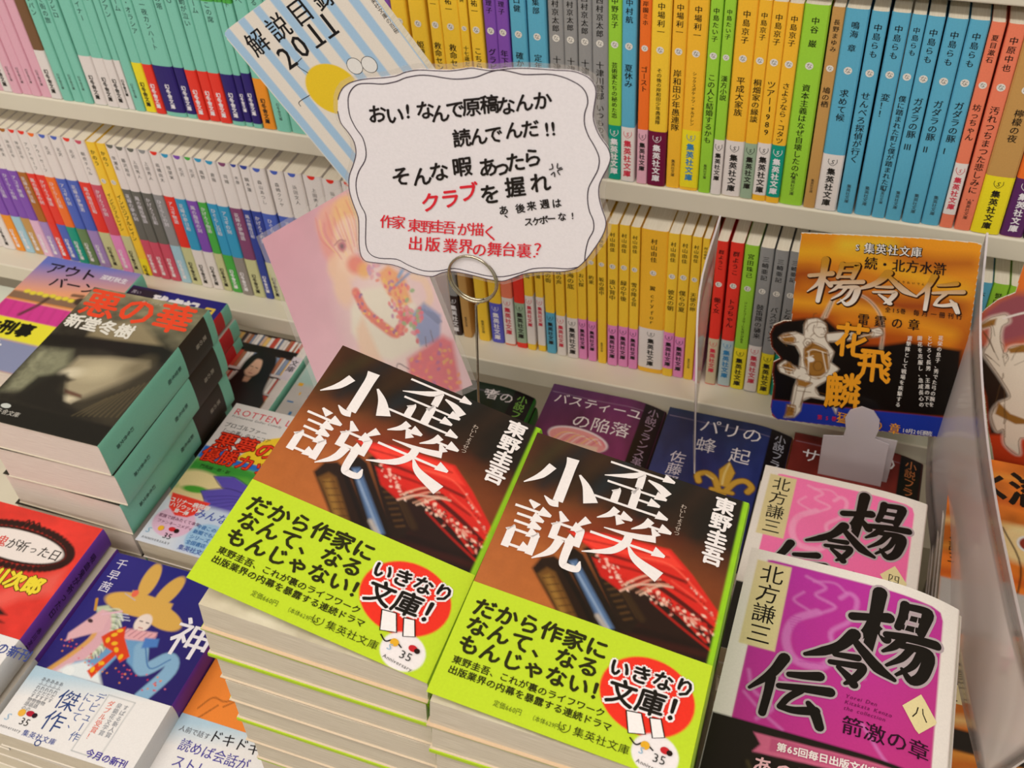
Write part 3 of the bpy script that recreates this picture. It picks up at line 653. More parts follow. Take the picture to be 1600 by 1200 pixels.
bA = lime_stack('left-hand', -235.8, 198.6, -380.8, (-1.1, 6., .3), 9, [18.5, 18.5, 18]+[17.5]*6, [16, 16, 17]+[17.5]*6, rng, .187)
bB = lime_stack('right-hand', -129, 192.2, -393.1, (-1.9, 6.5, 1.2), 6, [18.5, 18.5, 18]+[17.5]*3, [16, 16, 16.5]+[17.5]*3, rng, .077)
rb = empty('display_riser', M3(-180, 270, TZ), label='white riser block under the left-hand lime-banded stack', cat='riser')
mb = MB(); mb.box(-52, 46, -62, 52, 0, bA-TZ-4, lin('e0d8c6')); mb.build('block', BOARD, rb)
rb = empty('display_riser', M3(-180, 270, TZ), label='white riser block under the right-hand lime-banded stack', cat='riser')
mb = MB(); mb.box(56, 148, -62, 66, 0, bB-TZ-6, lin('e0d8c6')); mb.build('block', BOARD, rb)

# ------------------------------------------------------------------ the brush-titled pair with white borders
def art_yang(base, dark, num_on=True):
    c = Canvas(105, 148, .62, 'ece6e0')
    m = c.mask([(9, 8), (9.6, 5.6), (12, 5), (92, 6), (96.5, 7.5), (98, 12), (98.5, 104), (9, 104)])
    c.grad(base, dark, 20, 10, 90, 110, m)
    lite = '%02x%02x%02x' % tuple(min(255, int(int(base[i:i+2], 16)*.6+255*.40)) for i in (0, 2, 4))
    for pts, w in [([(30, 10), (40, 14), (36, 20), (46, 24), (40, 30)], 1.6), ([(34, 12), (44, 10), (50, 14)], 1.1), ([(38, 30), (28, 38), (26, 50), (32, 60), (44, 60), (50, 52)], 4.2),
                   ([(52, 52), (46, 40), (54, 30), (56, 18), (52, 14), (48, 18)], 2.4), ([(30, 20), (26, 26), (34, 30)], 1.2), ([(48, 56), (58, 56), (64, 60)], 2.0),
                   ([(12, 72), (16, 82), (26, 88), (20, 96)], 1.6), ([(12, 84), (22, 92), (32, 98)], 1.2), ([(66, 84), (80, 100), (95, 102)], 1.4), ([(30, 62), (26, 70), (34, 74)], 1.2)]:
        c.line(pts, w, lite, .7, .8)
    for k in range(16): c.line([(25+k*.6, 36+k*1.6), (31+k*.9, 36+k*1.5)], .5, base, .7)
    c.rect(4.5, 6.8, 22, 58.5, 'ddcf9c', .4)
    c.rect(0, 98.5, 105, 148, '1a1410', .4)
    c.poly([(20, 103), (104, 100), (105, 107), (21, 112.5), (24, 108)], 'd86a90', .5, .9); c.poly([(28, 103.6), (104, 101), (104, 106), (28, 110)], 'b84c78', .5, .8)
    for k in range(9): c.line([(20+k*10, 118+(k % 3)*6), (26+k*10, 126), (36+k*9, 122)], 1.2, '6a5c34', .35, 1)
    return c
def yang_book(label, pos, rot, base, dark, num, tl, tr, drop, spinec, tail=()):
    zc = lambda u, v: -drop*max(0., (u-62)/43)**2.2 - (drop*.12*(1-v/148)*max(0, (u-40)/65))
    root, S, cov, _, _, bot, T = lying_book('white_bordered_book', label, pos, rot, 105, 148, tl, tr, art_yang(base, dark), [(0, 148, 'ece4de')], zc=zc, edge='e8e0da', pages=PAGES,
        group='white-bordered brush title paperbacks')
    L = Lettering(S, .12)
    L.vert('北方謙三', 13.2, 8.2, 12.2, '1c1814', .0, 1.0)
    for k, u, v, w, h in (('楊', 55, 9, 40, 45), ('令', 36, 37.5, 40, 30), ('伝', 14, 62, 36, 31)):
        brush(L, k, u, v, w, h, ('b4a6ac', '161210'), (8.5, 2.2))
    L.poly2(np.array([(90.6, 58.3), (92.5, 60.5), (99, 69), (98.5, 70.5), (91.3, 79), (89.5, 77.6), (82.6, 67.9)]), [tuple(range(7))], 'e6d8a4')
    L.ch(num, 91, 68.5, 7.6, '2a2418')
    L.h('箭激の章', 57, 87, 10, '2c0c24', .01)
    for k, t in enumerate(('Yorei Den', 'Kitakata Kenzo', 'the collection')): L.h(t, 57, 72+k*3.2, 2.9, '6a1450', 0, shear=.2)
    L.h('第65回毎日出版文化賞特別賞', 31, 107, 4.6, 'f0e4e4', .03, 1, .98, slope=-.035)
    L.h('あの飛翔ふたたび', 22, 118.5, 9.5, 'e6b4bc', .02); L.h('緑林の大水滸', 8, 130, 10, 'e6b4bc', .03)
    L.build('title_lettering', cov)
    return root
ycols = dict(base='a8248c', dark='b02a70')
yang_book('magenta-purple paperback with white border and black brush title, in front of the pink one', (-25.2, 216.8, -471.4), (0, .9, .2), 'b82ea4', 'c2347e', '八', 17, 15, 9, 'e8')
yang_book('bright pink paperback with white border and black brush title, behind the magenta one', (-35.9, 364., -569.9), (0, 0, -.4), 'fb7cba', 'f068a4', '四', 17, 16, 4, 'e8')

# generic pile of alike closed books under a top book
def pile(name, what, pos, rot, w, h, t, n, edge, spine, pages, group, dz0, plain='c8c0b4', dx=2.0, cat='book'):
    r = random.Random(hash(what) % 97 if False else len(what)); x, y, z = pos; z -= dz0
    for i in range(n):
        x0 = x+r.uniform(-dx, dx)
        lying_book(name, f'{ordinal(i+2)} book down in the pile under the {what}', (x0, y+r.uniform(-.6, 1.5), z), (0, 0, rot[2]*.5+r.uniform(-.6, .6)), w, h, t, t, None, spine, edge=edge, pages=pages, group=group, plain=plain)
        z -= t+.75
    return z
def support(label, x0, x1, y0, y1, ztop):
    e = empty('display_riser', M3((x0+x1)/2, (y0+y1)/2, TZ), label=label, cat='riser')
    mb = MB(); mb.box(-(x1-x0)/2, (x1-x0)/2, -(y1-y0)/2, (y1-y0)/2, 0, ztop-TZ-.3, lin('e0d8c6')); mb.build('block', BOARD, e)
WS = [(0, 148, 'ece4de')]
z = pile('white_bordered_book', 'magenta-purple white-bordered book', (-22, 218, -471.4), (0, 0, 0), 105, 148, 16, 4, 'e8e0da', WS, PAGES, 'white-bordered brush title paperbacks', 17.8+1.7)
support('white riser block under the magenta-purple book pile', -15, 75, 225, 355, z+.8)
z = pile('white_bordered_book', 'bright pink white-bordered book', (-35, 365, -569.9), (0, 0, 0), 105, 148, 16, 4, 'e8e0da', WS, PAGES, 'white-bordered brush title paperbacks', 17.8)
support('white riser block under the bright pink book pile', -30, 64, 372, 505, z+.8)

# ------------------------------------------------------------------ back row against the shelf: four history novels
def novel(kind, label, x, z, w, t, title, tu, sizes, colA, colB, strip, sc, extra=None, drop=7.):
    c = Canvas(w, 148, .75, colA); c.grad(colA, colB, 10, 0, w-20, 90); c.grain(len(title)+kind, .35, 16, (1, 2.2))
    c.line([(2, 9), (w*.4, 9.6), (w-16, 8.8)], .35, 'b8a8c0', .6)
    c.rect(w-17, 0, w, 148, '171014', .5)
    if extra: extra(c)
    zc = lambda u, v: -drop*max(0., (u-w*.66)/(w*.34))**2
    root, S, cov, _, _, bot, T = lying_book('history_novel', label, (x, 486, z), (0, 0, 0), w, 148, t, t, c, [(0, 148, strip)], zc=zc, edge='c0a884', pages=PAGES, group='history novels in the back row')
    L = Lettering(S, .12)
    for tt, u, v, s_ in title: L.h(tt, u, v, s_, 'ece6ec', .0)
    L.vert('小説フランス革命', w-8.5, 3, 9.4, sc, 0, .98)
    return root, S, cov, L
def lily(c):
    for g, o in (('6e4a18', .8), ('d8a840', 0)):
        c.poly([(59, 46-o), (65+o, 56), (62.5, 72), (56, 72), (53-o, 56)], g)
        for sgn in (-1, 1):
            c.line([(59+sgn*3, 76), (59+sgn*8, 66), (59+sgn*15, 62), (59+sgn*21, 66), (59+sgn*19, 72)], 4.6+o*2, g)
        c.line([(51, 77), (67, 77)], 3.4+o*2, g)
        c.poly([(55, 79), (63, 79), (62, 92), (59, 98), (56, 92)], g)
    c.line([(59, 48), (57.5, 60), (58, 70)], 1.6, 'f4dc90', .8); c.line([(50, 67), (44, 64)], 1.2, 'f4dc90', .8)
def head(c):
    c.ell(38, 56, 26, 12, 'e8d8e4', .12); c.ell(38, 57, 24.5, 11, 'e89ca0', .12)
    for k in range(9): c.line([(18+k*4, 62-k*.3), (24+k*4, 52), (34+k*3.4, 50+k)], 1.0, ['f0c878', 'f4e4e8', 'd86a88'][k % 3], .8)
    c.poly([(18, 62), (56, 60), (60, 90), (24, 92)], 'e8c8b8', 1)
r, S, cov, L = novel(1, 'dark green and black paperback behind the left lime stack, against the shelf edge', -349, -676, 103, 16, [('jan'[1:], 60, 8, 10), ('者の', 62, 12, 13)], 0, 0, '1c2c20', '141c16', '2c7a2a', '8ac458'); L.build('title_lettering', cov)
r, S, cov, L = novel(2, 'purple paperback with two-line white title and pale ornament, back row behind the right lime stack', -227.4, -660, 97.5, 16, [('バスティーユ', 5.5, 15.5, 12.6), ('の陥落', 27, 36.5, 16.5)], 0, 0, '4c2a52', '7a2c5c', '2a1018', 'a890a8', head); L.build('title_lettering', cov)
r, S, cov, L = novel(3, 'navy paperback with golden lily emblem, back row between the purple and the red ones', -126.6, -660, 101, 16, [('パリの', 28, 13, 17), ('蜂', 29, 34, 17), ('起', 57, 38, 17)], 0, 0, '26304e', '2c3680', '8a4a1c', 'b8b8c8', lily)
L.vert('佐藤賢一', 19, 46, 13, 'd8d0dc', 0, 1.); L.build('title_lettering', cov)
r, S, cov, L = novel(4, 'dark red paperback with white title, back row behind the plastic strip', -24, -660, 99, 16, [('ジロンド', 24, 14, 14), ('ン', 60, 30, 16), ('の', 62, 13, 18)][1:], 0, 0, '6a2420', '7c2a20', '2a1018', 'c87848'); L.h('サンの', 8, 22, 15, 'ece6ec'); L.build('title_lettering', cov)
for nm, x, z0, w, sp in (('green and black back-row novel', -349, -676, 103, '2c7a2a'), ('purple back-row novel', -227.4, -660, 97.5, '4a1c3c'), ('navy back-row novel', -126.6, -660, 101, '8a4a1c'), ('dark red back-row novel', -24, -660, 99, '3a1c18')):
    z = pile('history_novel', nm, (x, 486.5, z0), (0, 0, 0), w, 147, 16, 4 if z0 > -670 else 3, 'c0a884', [(0, 148, sp)], PAGES, 'history novels in the back row', 16.8, plain='2a2024', dx=.9)
    support(f'low white riser under the {nm} pile', x+6, x+w-6, 492, 628, z+.8)

# ------------------------------------------------------------------ the tall stack with the hat portrait on top
def art_hat():
    c = Canvas(105, 148, .7, '5c5440')
    c.grad('8a8266', '2a2620', 50, 0, 50, 60); c.grain(7, .5, 9, (1.6, 1))
    c.poly([(0, 44), (60, 36), (105, 50), (105, 60), (0, 66)], '1c1a16', 5, .8)
    c.poly([(28, 38), (60, 26), (92, 46), (96, 50), (60, 54), (30, 52)], '9a8c6c', 3, .85)
    c.poly([(0, 58), (40, 52), (94, 46), (105, 50), (105, 62), (88, 66), (50, 62), (0, 70)], '0e0d0b', 2)
    c.poly([(2, 74), (28, 70), (36, 84), (20, 116), (4, 120)], '8a8a70', 4, .9); c.grain(11, .3, 4, (1, 1), np.clip(1-c.U/40, 0, 1))
    c.poly([(38, 74), (60, 68), (92, 64), (96, 70), (88, 94), (70, 112), (58, 116), (44, 108), (42, 96), (36, 90)], 'a89c80', 3)
    c.ell(44, 90, 9, 5, 'd8ceb4', -.3, 2.5); c.poly([(38, 94), (50, 96), (46, 100), (40, 99)], '2a2018', 1.5, .9)
    c.ell(60, 84, 14, 9, 'c8bc9c', -.4, 5, .8); c.ell(88, 72, 8, 12, '6a6048', .4, 5, .7)
    c.poly([(48, 106), (64, 108), (66, 111), (50, 110)], '6a4a3c', 1); c.poly([(50, 112), (66, 112), (62, 118), (54, 117)], 'd8ccb0', 1.2)
    c.poly([(60, 118), (96, 74), (104, 70), (105, 128), (80, 126)], '3a3428', 4, .85)
    c.poly([(20, 100), (40, 92), (58, 120), (84, 126), (60, 130), (16, 126)], '141210', 2.5, .95)
    for k in range(9): c.line([(70+k*4, 128-k), (84+k*2.6, 106-k*3)], .7, '7a6c4c', .5, .8)
    c.rect(0, 129, 105, 148, '100f0d', 1.2)
    return c
root, S, cov, _, _, bot, T = lying_book('hat_portrait_book', 'topmost book of the mint-spined stack, sepia face under a hat with red title', (-572.1, 374.4, -539.1), (0, 0, 0), 105, 148, 31, 31, art_hat(),
    [(0, 8, '80ccb6'), (8, 44, '302820'), (44, 148, '80ccb6')], edge='d8d0bc', pages=PAGEW, group='mint-spined stack')
L = Lettering(S, .12)
L.h('悪の華', 2, 17, 33, 'ee4a28', .025, 1., 1., shear=-.15); L.h('新堂冬樹', 2, 40, 15.5, 'e8e4dc', .035, 1., .98, shear=-.1); L.h('あくのはな', 48, 5, 3.2, 'b8b0a0', 0, 1, 1.2)
L.disc(17, 133, 4.2, 'c8ccc8', 2.2); L.h('幻冬舎文庫', 8, 138.5, 5, 'c8c4bc'); L.build('title_lettering', cov)
def mint_text(root, bb, dark=True):
    spine_text(None, 105, 148, T, bb, root, [(t, v, s_, c, 0) for t, v, s_, c in (('悪の華', 16, 5, 'b8b4a8'), ('新堂冬樹', 52, 4.6, '2a4a44'), ('幻冬舎文庫', 116, 4.2, '26403a'))])
mint_text(root, T-31)
z = -539.1-31.9; x = -571.5
ST = [([(0, 9, '80ccb6'), (9, 46, '302820'), (46, 148, '80ccb6')], 33, 33, .3), ([(0, 12, '80ccb6'), (12, 52, '302820'), (52, 148, '80ccb6')], 34, 34, -6.5), ([(0, 10, '80ccb6'), (96, 148, 'e6dedc'), (10, 60, '302820'), (60, 96, '80ccb6')], 28, 28, -10),
      ([(0, 148, '80ccb6')], 26, 26, -8)]
for i, (sp, t1, t2, dx) in enumerate(ST):
    r_, S_, c_, _, _, b_, T_ = lying_book('mint_spine_book', f'{ordinal(i+2)} book down in the tall mint-spined stack' + (' with white lower spine' if i == 2 else ''), (x+dx, 374+(i % 2)*1.5, z), (0, 0, (.8, -.8, .5, 0)[i]), 105, 148, t1, t2, None, sp,
        edge='d8d0bc', pages=PAGEW, group='mint-spined stack', plain='2a2620')
    T = T_; spine_text(None, 105, 148, T_, T_-t2, r_, [(t, v, s_, c, 0) for t, v, s_, c in (('悪の華', 20, 5, 'a8a498'), ('新堂冬樹', 60, 4.6, '2a4a44'), ('幻冬舎文庫', 114, 4.2, '26403a'))])
    z -= t1+.7
support('white riser under the mint-spined stack', -575, -480, 380, 515, z+.8)

# behind it: sunset-coloured book and blue book
def art_sunset():
    c = Canvas(105, 148, .75, '7c84c8'); c.grad('6a7ccc', 'f0a878', 40, 4, 46, 46)
    c.poly([(0, 52), (105, 46), (105, 60), (0, 62)], '8a6a50', 1.4); c.line([(0, 62), (105, 60)], 1.6, 'd88a30', .8)
    for k in range(9): c.ell(14+k*7, 50+(k % 2), 3.4, 2.6, 'e8d838', soft=.8)
    c.rect(0, 64, 105, 86, 'd83a96', .8); c.rect(0, 86, 105, 112, 'f0e838', .8); c.rect(0, 112, 105, 148, '8c94b8', 2)
    c.line([(40, 54), (36, 66), (28, 80)], 4, '4a3020', .9, 1.2); c.ell(72, 50, 6, 5, '3a2c1c', soft=1)
    c.line([(60, 44), (70, 43)], 4, '2a2c20', .8, 1)
    for k in range(7): c.line([(2+k*11, 66), (6+k*11, 84)], 2.2, 'b02870', .35, 1.6)
    return c
root, S, cov, _, _, bot, T = lying_book('sunset_cover_book', 'book with sunset sky and magenta and yellow bands, half under the hat portrait', (-730.3, 481, -620), (0, 0, 0), 105, 148, 20, 20, art_sunset(),
    [(0, 148, '80ccb6')], edge='d8d0bc', pages=PAGEW, group='books left of the mint stack')
L = Lettering(S, .12)
L.h('アウト', 10, 15, 17, '14141c', .02, 1.1, shear=-.15); L.h('バーン', 26, 32, 15, '14141c', .02, 1.15, shear=-.15); L.h('深町秋生', 70, 14, 7.2, 'e8e4ee', .03)
L.h('女刑事', 2, 98, 18, '14140c', .05); L.h('事件', 4, 124, 18, 'e8e8ec', .05); L.build('title_lettering', cov)
c = Canvas(101, 148, .8, '221f7c'); c.rect(0, 0, 36, 148, '14101c', 4, .9); c.ell(88, 22, 8, 5, 'e8c858', soft=1); c.rect(0, 60, 101, 148, '1a1444', 6)
root, S, cov, _, _, bot, T = lying_book('blue_cover_book', 'deep blue paperback with white brushed title, behind the mint-spined stack', (-627, 466, -621), (0, 0, 0), 101, 148, 19, 18, c,
    [(0, 12, '80ccb6'), (12, 60, 'c8242c'), (60, 148, '80ccb6')], edge='d8d0bc', pages=PAGEW, group='books left of the mint stack')
L = Lettering(S, .12); L.h('残虐記', 30, 15, 17, 'ece8ec', .05, 1, .95); L.h('日', 84, 16, 13, 'e8c850', .06); L.h('黒い', 6, 8, 5, 'b8b0c0'); L.build('title_lettering', cov)
z = pile('blue_cover_book', 'deep blue white-titled book', (-626, 467, -621), (0, 0, 0), 103, 147, 19, 3, 'd8d0bc', [(0, 12, '80ccb6'), (12, 60, 'c8242c'), (60, 148, '80ccb6')], PAGEW, 'books left of the mint stack', 19.8, dx=.8)
support('white riser under the deep blue book pile', -618, -553, 470, 628, z+.8)
z = pile('sunset_cover_book', 'sunset-coloured book', (-733, 482, -620), (0, 0, 0), 104, 147, 20, 3, 'd8d0bc', [(0, 148, '80ccb6')], PAGEW, 'books left of the mint stack', 20.8, dx=.8)
support('white riser under the sunset-coloured book pile', -727, -634, 488, 620, z+.8)

# ------------------------------------------------------------------ photo-cover book and the bright comic-cover book
def art_photo():
    c = Canvas(92, 148, .62, '2a1c16'); rs = np.random.RandomState(9); cols = ['e8e0dc', 'd8b8a0', 'c84c3c', 'e8c070', '8a9cb8', 'f0ece8', 'b07050', 'd8d4d0', '6a7c9c']
    def row(v0, v1, sk):
        u = 0.
        while u < 92:
            w = 1.6+rs.rand()*2.6; q = rs.rand()*2
            c.poly([(u+sk*(v0), v0+q), (u+w+sk*v0, v0+q), (u+w+sk*v1, v1), (u+sk*v1, v1)], cols[rs.randint(len(cols))], .4); u += w+.2
    row(1, 15, 0); row(24, 46, 0); row(50, 70, 0); row(72, 92, 0); row(94, 118, 0); row(120, 146, 0)
    c.rect(0, 15, 92, 23, '120c0a', .8); c.rect(0, 46, 92, 49, 'e0d8d8', .5); c.rect(0, 70, 92, 72, 'c8c0c0', .5)
    c.line([(24, 0), (23, 148)], 2.6, '4c3424', 1)
    c.rect(0, 2, 15, 60, 'd0c8d8', .5, .9); c.rect(84, 0, 92, 148, 'e6e0dc', .5); c.rect(82, 20, 91, 50, 'ddd6e0', .5)
    # seated man: long black hair, pale face, dark robe, folded arms
    c.ell(56, 40, 15, 21, '14100f', soft=1); c.poly([(43, 36), (70, 34), (76, 66), (82, 90), (30, 96), (38, 70)], '17130f', 1.2)
    c.ell(53, 43, 7.8, 11.5, 'e2b89c', -.08, .8); c.poly([(43, 30), (50, 29), (47, 46), (44, 56)], '14100f', .8); c.poly([(55, 28), (64, 34), (62, 56), (59, 40)], '14100f', .8)
    c.line([(49, 42), (51.5, 42)], .8, '3a2018'); c.line([(54.5, 42.5), (57, 43)], .8, '3a2018'); c.line([(51.5, 50), (55, 50.4)], .9, 'b0605c'); c.line([(53, 43), (52, 47.4)], .6, 'c89078')
    c.poly([(50, 55), (57, 55), (56, 64), (52, 66)], 'd0a488', .8); c.poly([(48, 62), (54, 68), (60, 61), (54, 84)], '24223a', .8)
    c.poly([(14, 70), (44, 62), (70, 60), (84, 80), (84, 148), (20, 148)], '1c1815', 1.2)
    c.poly([(14, 78), (24, 72), (40, 90), (46, 100), (38, 106), (22, 96)], 'd8a890', 1)
    c.line([(30, 74), (50, 96), (74, 100)], 1.2, '3a342c', .8); c.rect(0, 104, 30, 112, 'f0e02c', .6)
    return c
root, S, cov, _, _, bot, T = lying_book('photo_cover_book', 'book with photo cover of long-haired person in black robe before bookshelves', (-552, 486, -672), (0, 0, 0), 92, 148, 14, 14, art_photo(), [(0, 148, '80ccb6')], edge='e0d8d0', pages=PAGEW,
    group='books around the mint stack')
L = Lettering(S, .12); L.vert('第２図書係', 7.5, 4, 9.5, '1c1a28', .02, 1.); L.vert('文庫', 86.5, 24, 8, '1c1a28', .01); L.build('title_lettering', cov)
z = pile('photo_cover_book', 'photo-cover book', (-552, 486, -672), (0, 0, 0), 92, 147, 14, 3, 'e0d8d0', [(0, 148, '80ccb6')], PAGEW, 'books around the mint stack', 14.8, dx=.6)
c = Canvas(96, 148, .8, 'c8c4c0'); c.rect(0, 0, 96, 46, '9accc4', 3, .7)
rs = np.random.RandomState(2)
for k in range(46): c.rect(*(lambda a, b: (a, b, a+1.5+rs.rand()*7, b+1+rs.rand()*4))(rs.rand()*90, 28+rs.rand()*100), ['d83a2c', 'e8b020', '201c18', '3a78b0', 'ece6e0', '8a8a8c'][k % 6], .4)
root, S, cov, _, _, bot, T = lying_book('collage_cover_book', 'pale grey book with small colourful collage figures, beside the photo-cover book', (-456, 487, -676), (0, 0, 0), 96, 146, 14, 14, c, [(0, 148, 'd8d4d0')], edge='e0d8d0', pages=PAGEW, group='books around the mint stack')
support('low white riser under the photo-cover book pile', -548, -366, 492, 628, z+.8)

def art_golf():
    c = Canvas(105, 148, .7, 'dcd6d4')
    c.poly([(0, 49), (105, 52), (105, 64), (0, 62)], '2a6cc4', .8); c.poly([(0, 62), (105, 62), (105, 106), (0, 106)], '5aa83a', 1.6)
    c.poly([(0, 66), (40, 62), (105, 72), (105, 78), (50, 70), (0, 78)], '2f8a34', 2, .8)
    c.poly([(44, 30), (66, 18), (66, 56), (30, 56)], 'f0c828', .6); c.line([(66, 14), (66, 58)], .8, '2a2418')
    c.ell(22, 88, 26, 13, 'e4cf98', .25, 1.6); c.ell(20, 104, 26, 10, 'e0c890', .2, 1.6); c.ell(17, 92, 11, 3.4, '4a9a30', -.1, .8)
    for a in ([(24, 76), (40, 72), (58, 78), (72, 84), (56, 88), (36, 84)], [(22, 92), (40, 84), (60, 86), (66, 96), (56, 112), (34, 110), (30, 100)], [(58, 58), (76, 52), (80, 74), (64, 72)]):
        c.poly(a, '5c4cae', .7); c.line(a+[a[0]], .6, '2a2050', .9)
    for k in range(4): c.line([(30+k*3, 96+k*3), (46+k*4, 90+k*2), (62, 88+k*5)], .6, '3a2c80', .9)
    c.rect(0, 104, 105, 148, 'c4cfe4', 2.2); c.rect(0, 104, 30, 148, 'd8dae2', 6, .8)
    c.poly([(2, 100), (36, 101), (33, 112), (26, 118), (16, 119), (7, 113)], 'e83a2c', .5); c.ell(19, 125, 17, 14, 'e0b0cc', soft=.6, a=.9)
    c.poly([(2, 100), (36, 101), (33, 112), (26, 118), (16, 119), (7, 113)], 'e83a2c', .5); c.ell(50, 132, 15, 14, '9cc0e0', soft=.8)
    return c
root, S, cov, _, _, bot, T = lying_book('comic_cover_book', 'bright comic-style golf paperback with red title letters, between mint stack and left lime stack', (-467.1, 369., -635.7), (0, 0, -.8), 105, 148, 21, 21, art_golf(), [(0, 148, 'e4dedc')], edge='e8e0d8',
    pages=PAGES, group='books around the mint stack')
L = Lettering(S, .12)
L.h('ROTTEN LIES', 3, 8.5, 9.4, 'd83a4c', 0, 1.05); L.h('Professional Golfer Comedy', 4, 14, 3.4, '4a4a50', 0)
L.h('プロゴルファー', 3, 24, 5.6, '2a2a30', .01, 1.); L.h('「一の妻」のユニコア', 3, 30.5, 4.6, '2a2a30', .01)
for b, col in ((.06, '7a1410'), (.018, 'ec3c20')):
    L.h('悪夢の', 5, 41, 18.5, col, b); L.h('優勝カップ', 2, 57, 16, col, b, .98)
L.h('門馬誠一郎・訳', 8, 69.5, 3.8, '2a3a20', .01); L.h('ユリナー病院隊', 4, 106, 5, 'f0e8e8', .02); L.h('ハリウッド賞', 7, 110.5, 4.6, 'f0e8e8', .02); L.h('第一弾', 13, 115, 4.2, 'f0e8e8', .02)
L.h('家族で読みたくて本気', 4, 122, 3.6, '6a2a50'); L.h('ファンキーコメディ', 6, 127, 3.4, '6a2a50'); L.h('みんなの', 30, 112, 9.4, '4c5cb0', .01, 1.)
for k, t in enumerate(('今夜この本が', '新聞でも話題', 'シリーズ', '全国書店')): L.h(t, 38, 123+k*5, 4.2, '2c6cb0', .01)
L.disc(13, 133, 2.4, 'e8b030'); L.disc(22, 131.5, 3, 'c82830', 2); L.disc(26, 132, 2, '2a1a18'); L.h('35', 18, 138, 7, '2a2a28'); L.h('S', 3, 137, 7, '8ab4d0', 0, shear=.2); L.h('ANNIVERSARY', 3, 144, 2.8, '6a6a70', 0, 1, 1.2); L.h('集英社文庫', 35, 144, 5, '4c5ca8', .01)
L.build('title_lettering', cov)
z = pile('comic_cover_book', 'bright comic-style golf book', (-466, 370, -635.7), (0, 0, -.8), 105, 148, 20, 3, 'e8e0d8', [(0, 148, 'e4dedc')], PAGES, 'books around the mint stack', 21.8, dx=1)
support('white riser under the comic-style golf book pile', -460, -368, 376, 480, z+.8)

# ------------------------------------------------------------------ front left: red book, blue book, orange book
def art_red():
    c = Canvas(105, 98, .7, 'e03a30'); c.grain(21, .22, 12); c.grad('e83c30', 'c82c2c', 90, 10, 20, 90, np.full(c.U.shape, .4))
    c.poly([(100, 40), (104, 60), (84, 70), (60, 96), (50, 92), (70, 64)], 'f07468', 4, .5)
    rs = np.random.RandomState(5)
    th = np.linspace(0, 2*math.pi, 60, endpoint=False)
    for t in th: c.ell(52+45*math.cos(t), 31+17.5*math.sin(t), 3.2, 2.2+rs.rand(), '2a0c0a', t, .7)
    c.ell(52, 31, 42, 14.6, '2a0c0a'); c.ell(52, 31, 39.5, 12.4, 'ece4e0')
    for u in (44, 48, 53): c.line([(u, 14), (u+2, 9), (u+5, 13)], 1.4, '1c0a08')
    c.poly([(8, 98), (20, 88), (50, 84), (74, 80), (84, 84), (74, 87), (86, 90), (70, 93), (60, 98)], '2a1212', 1.2)
    return c
def art_obiwhite(seed=1):
    c = Canvas(105, 49.5, .7, 'e2e4e6'); c.grad('b4d0e2', 'eae8e8', 30, 0, 34, 16); return c
root, S, cov, Sb, band, bot, T = lying_book('red_cover_book', 'red paperback with oval title plaque and purple spine, front left corner', (-590.2, 214.1, -622), (0, 0, .2), 105, 148, 21, 19, art_red(), [(0, 98, '6a3aa4'), (98, 148, '6a3aa4')], edge='e0d8cc',
    pages=PAGES, band=(art_obiwhite(), 98.3, 'e8e8ea', 'd0d2d4'), group='front left paperbacks')
L = Lettering(S, .12)
for k, (ch, col) in enumerate(zip('吸血鬼が祈った日', ['d83a2c']*3+['2a2624']*5)): L.ch(ch, 20+k*9.3, 31, 10 if k != 5 else 7.5, col, .01, .95)
for b, col in ((.09, '6a4a10'), (.05, 'ecd83c')): L.h('赤川次郎', 32, 58, 15.5, col, b)
L.build('title_lettering', cov)
L = Lettering(lambda u, v, l: Sb(u, v+98.3, l), .12); L.h('大好評！待望の新刊', 40, 9, 9, '3a4a90', .02); L.h('シリーズ', 30, 22, 8, 'c8506a', .02); L.build('band_lettering', band)
spine_text(None, 105, 148, T, T-19, root, [('吸血鬼が祈った日', 20, 7, '241430', 0), ('赤川次郎', 84, 5, '241430', 0)])
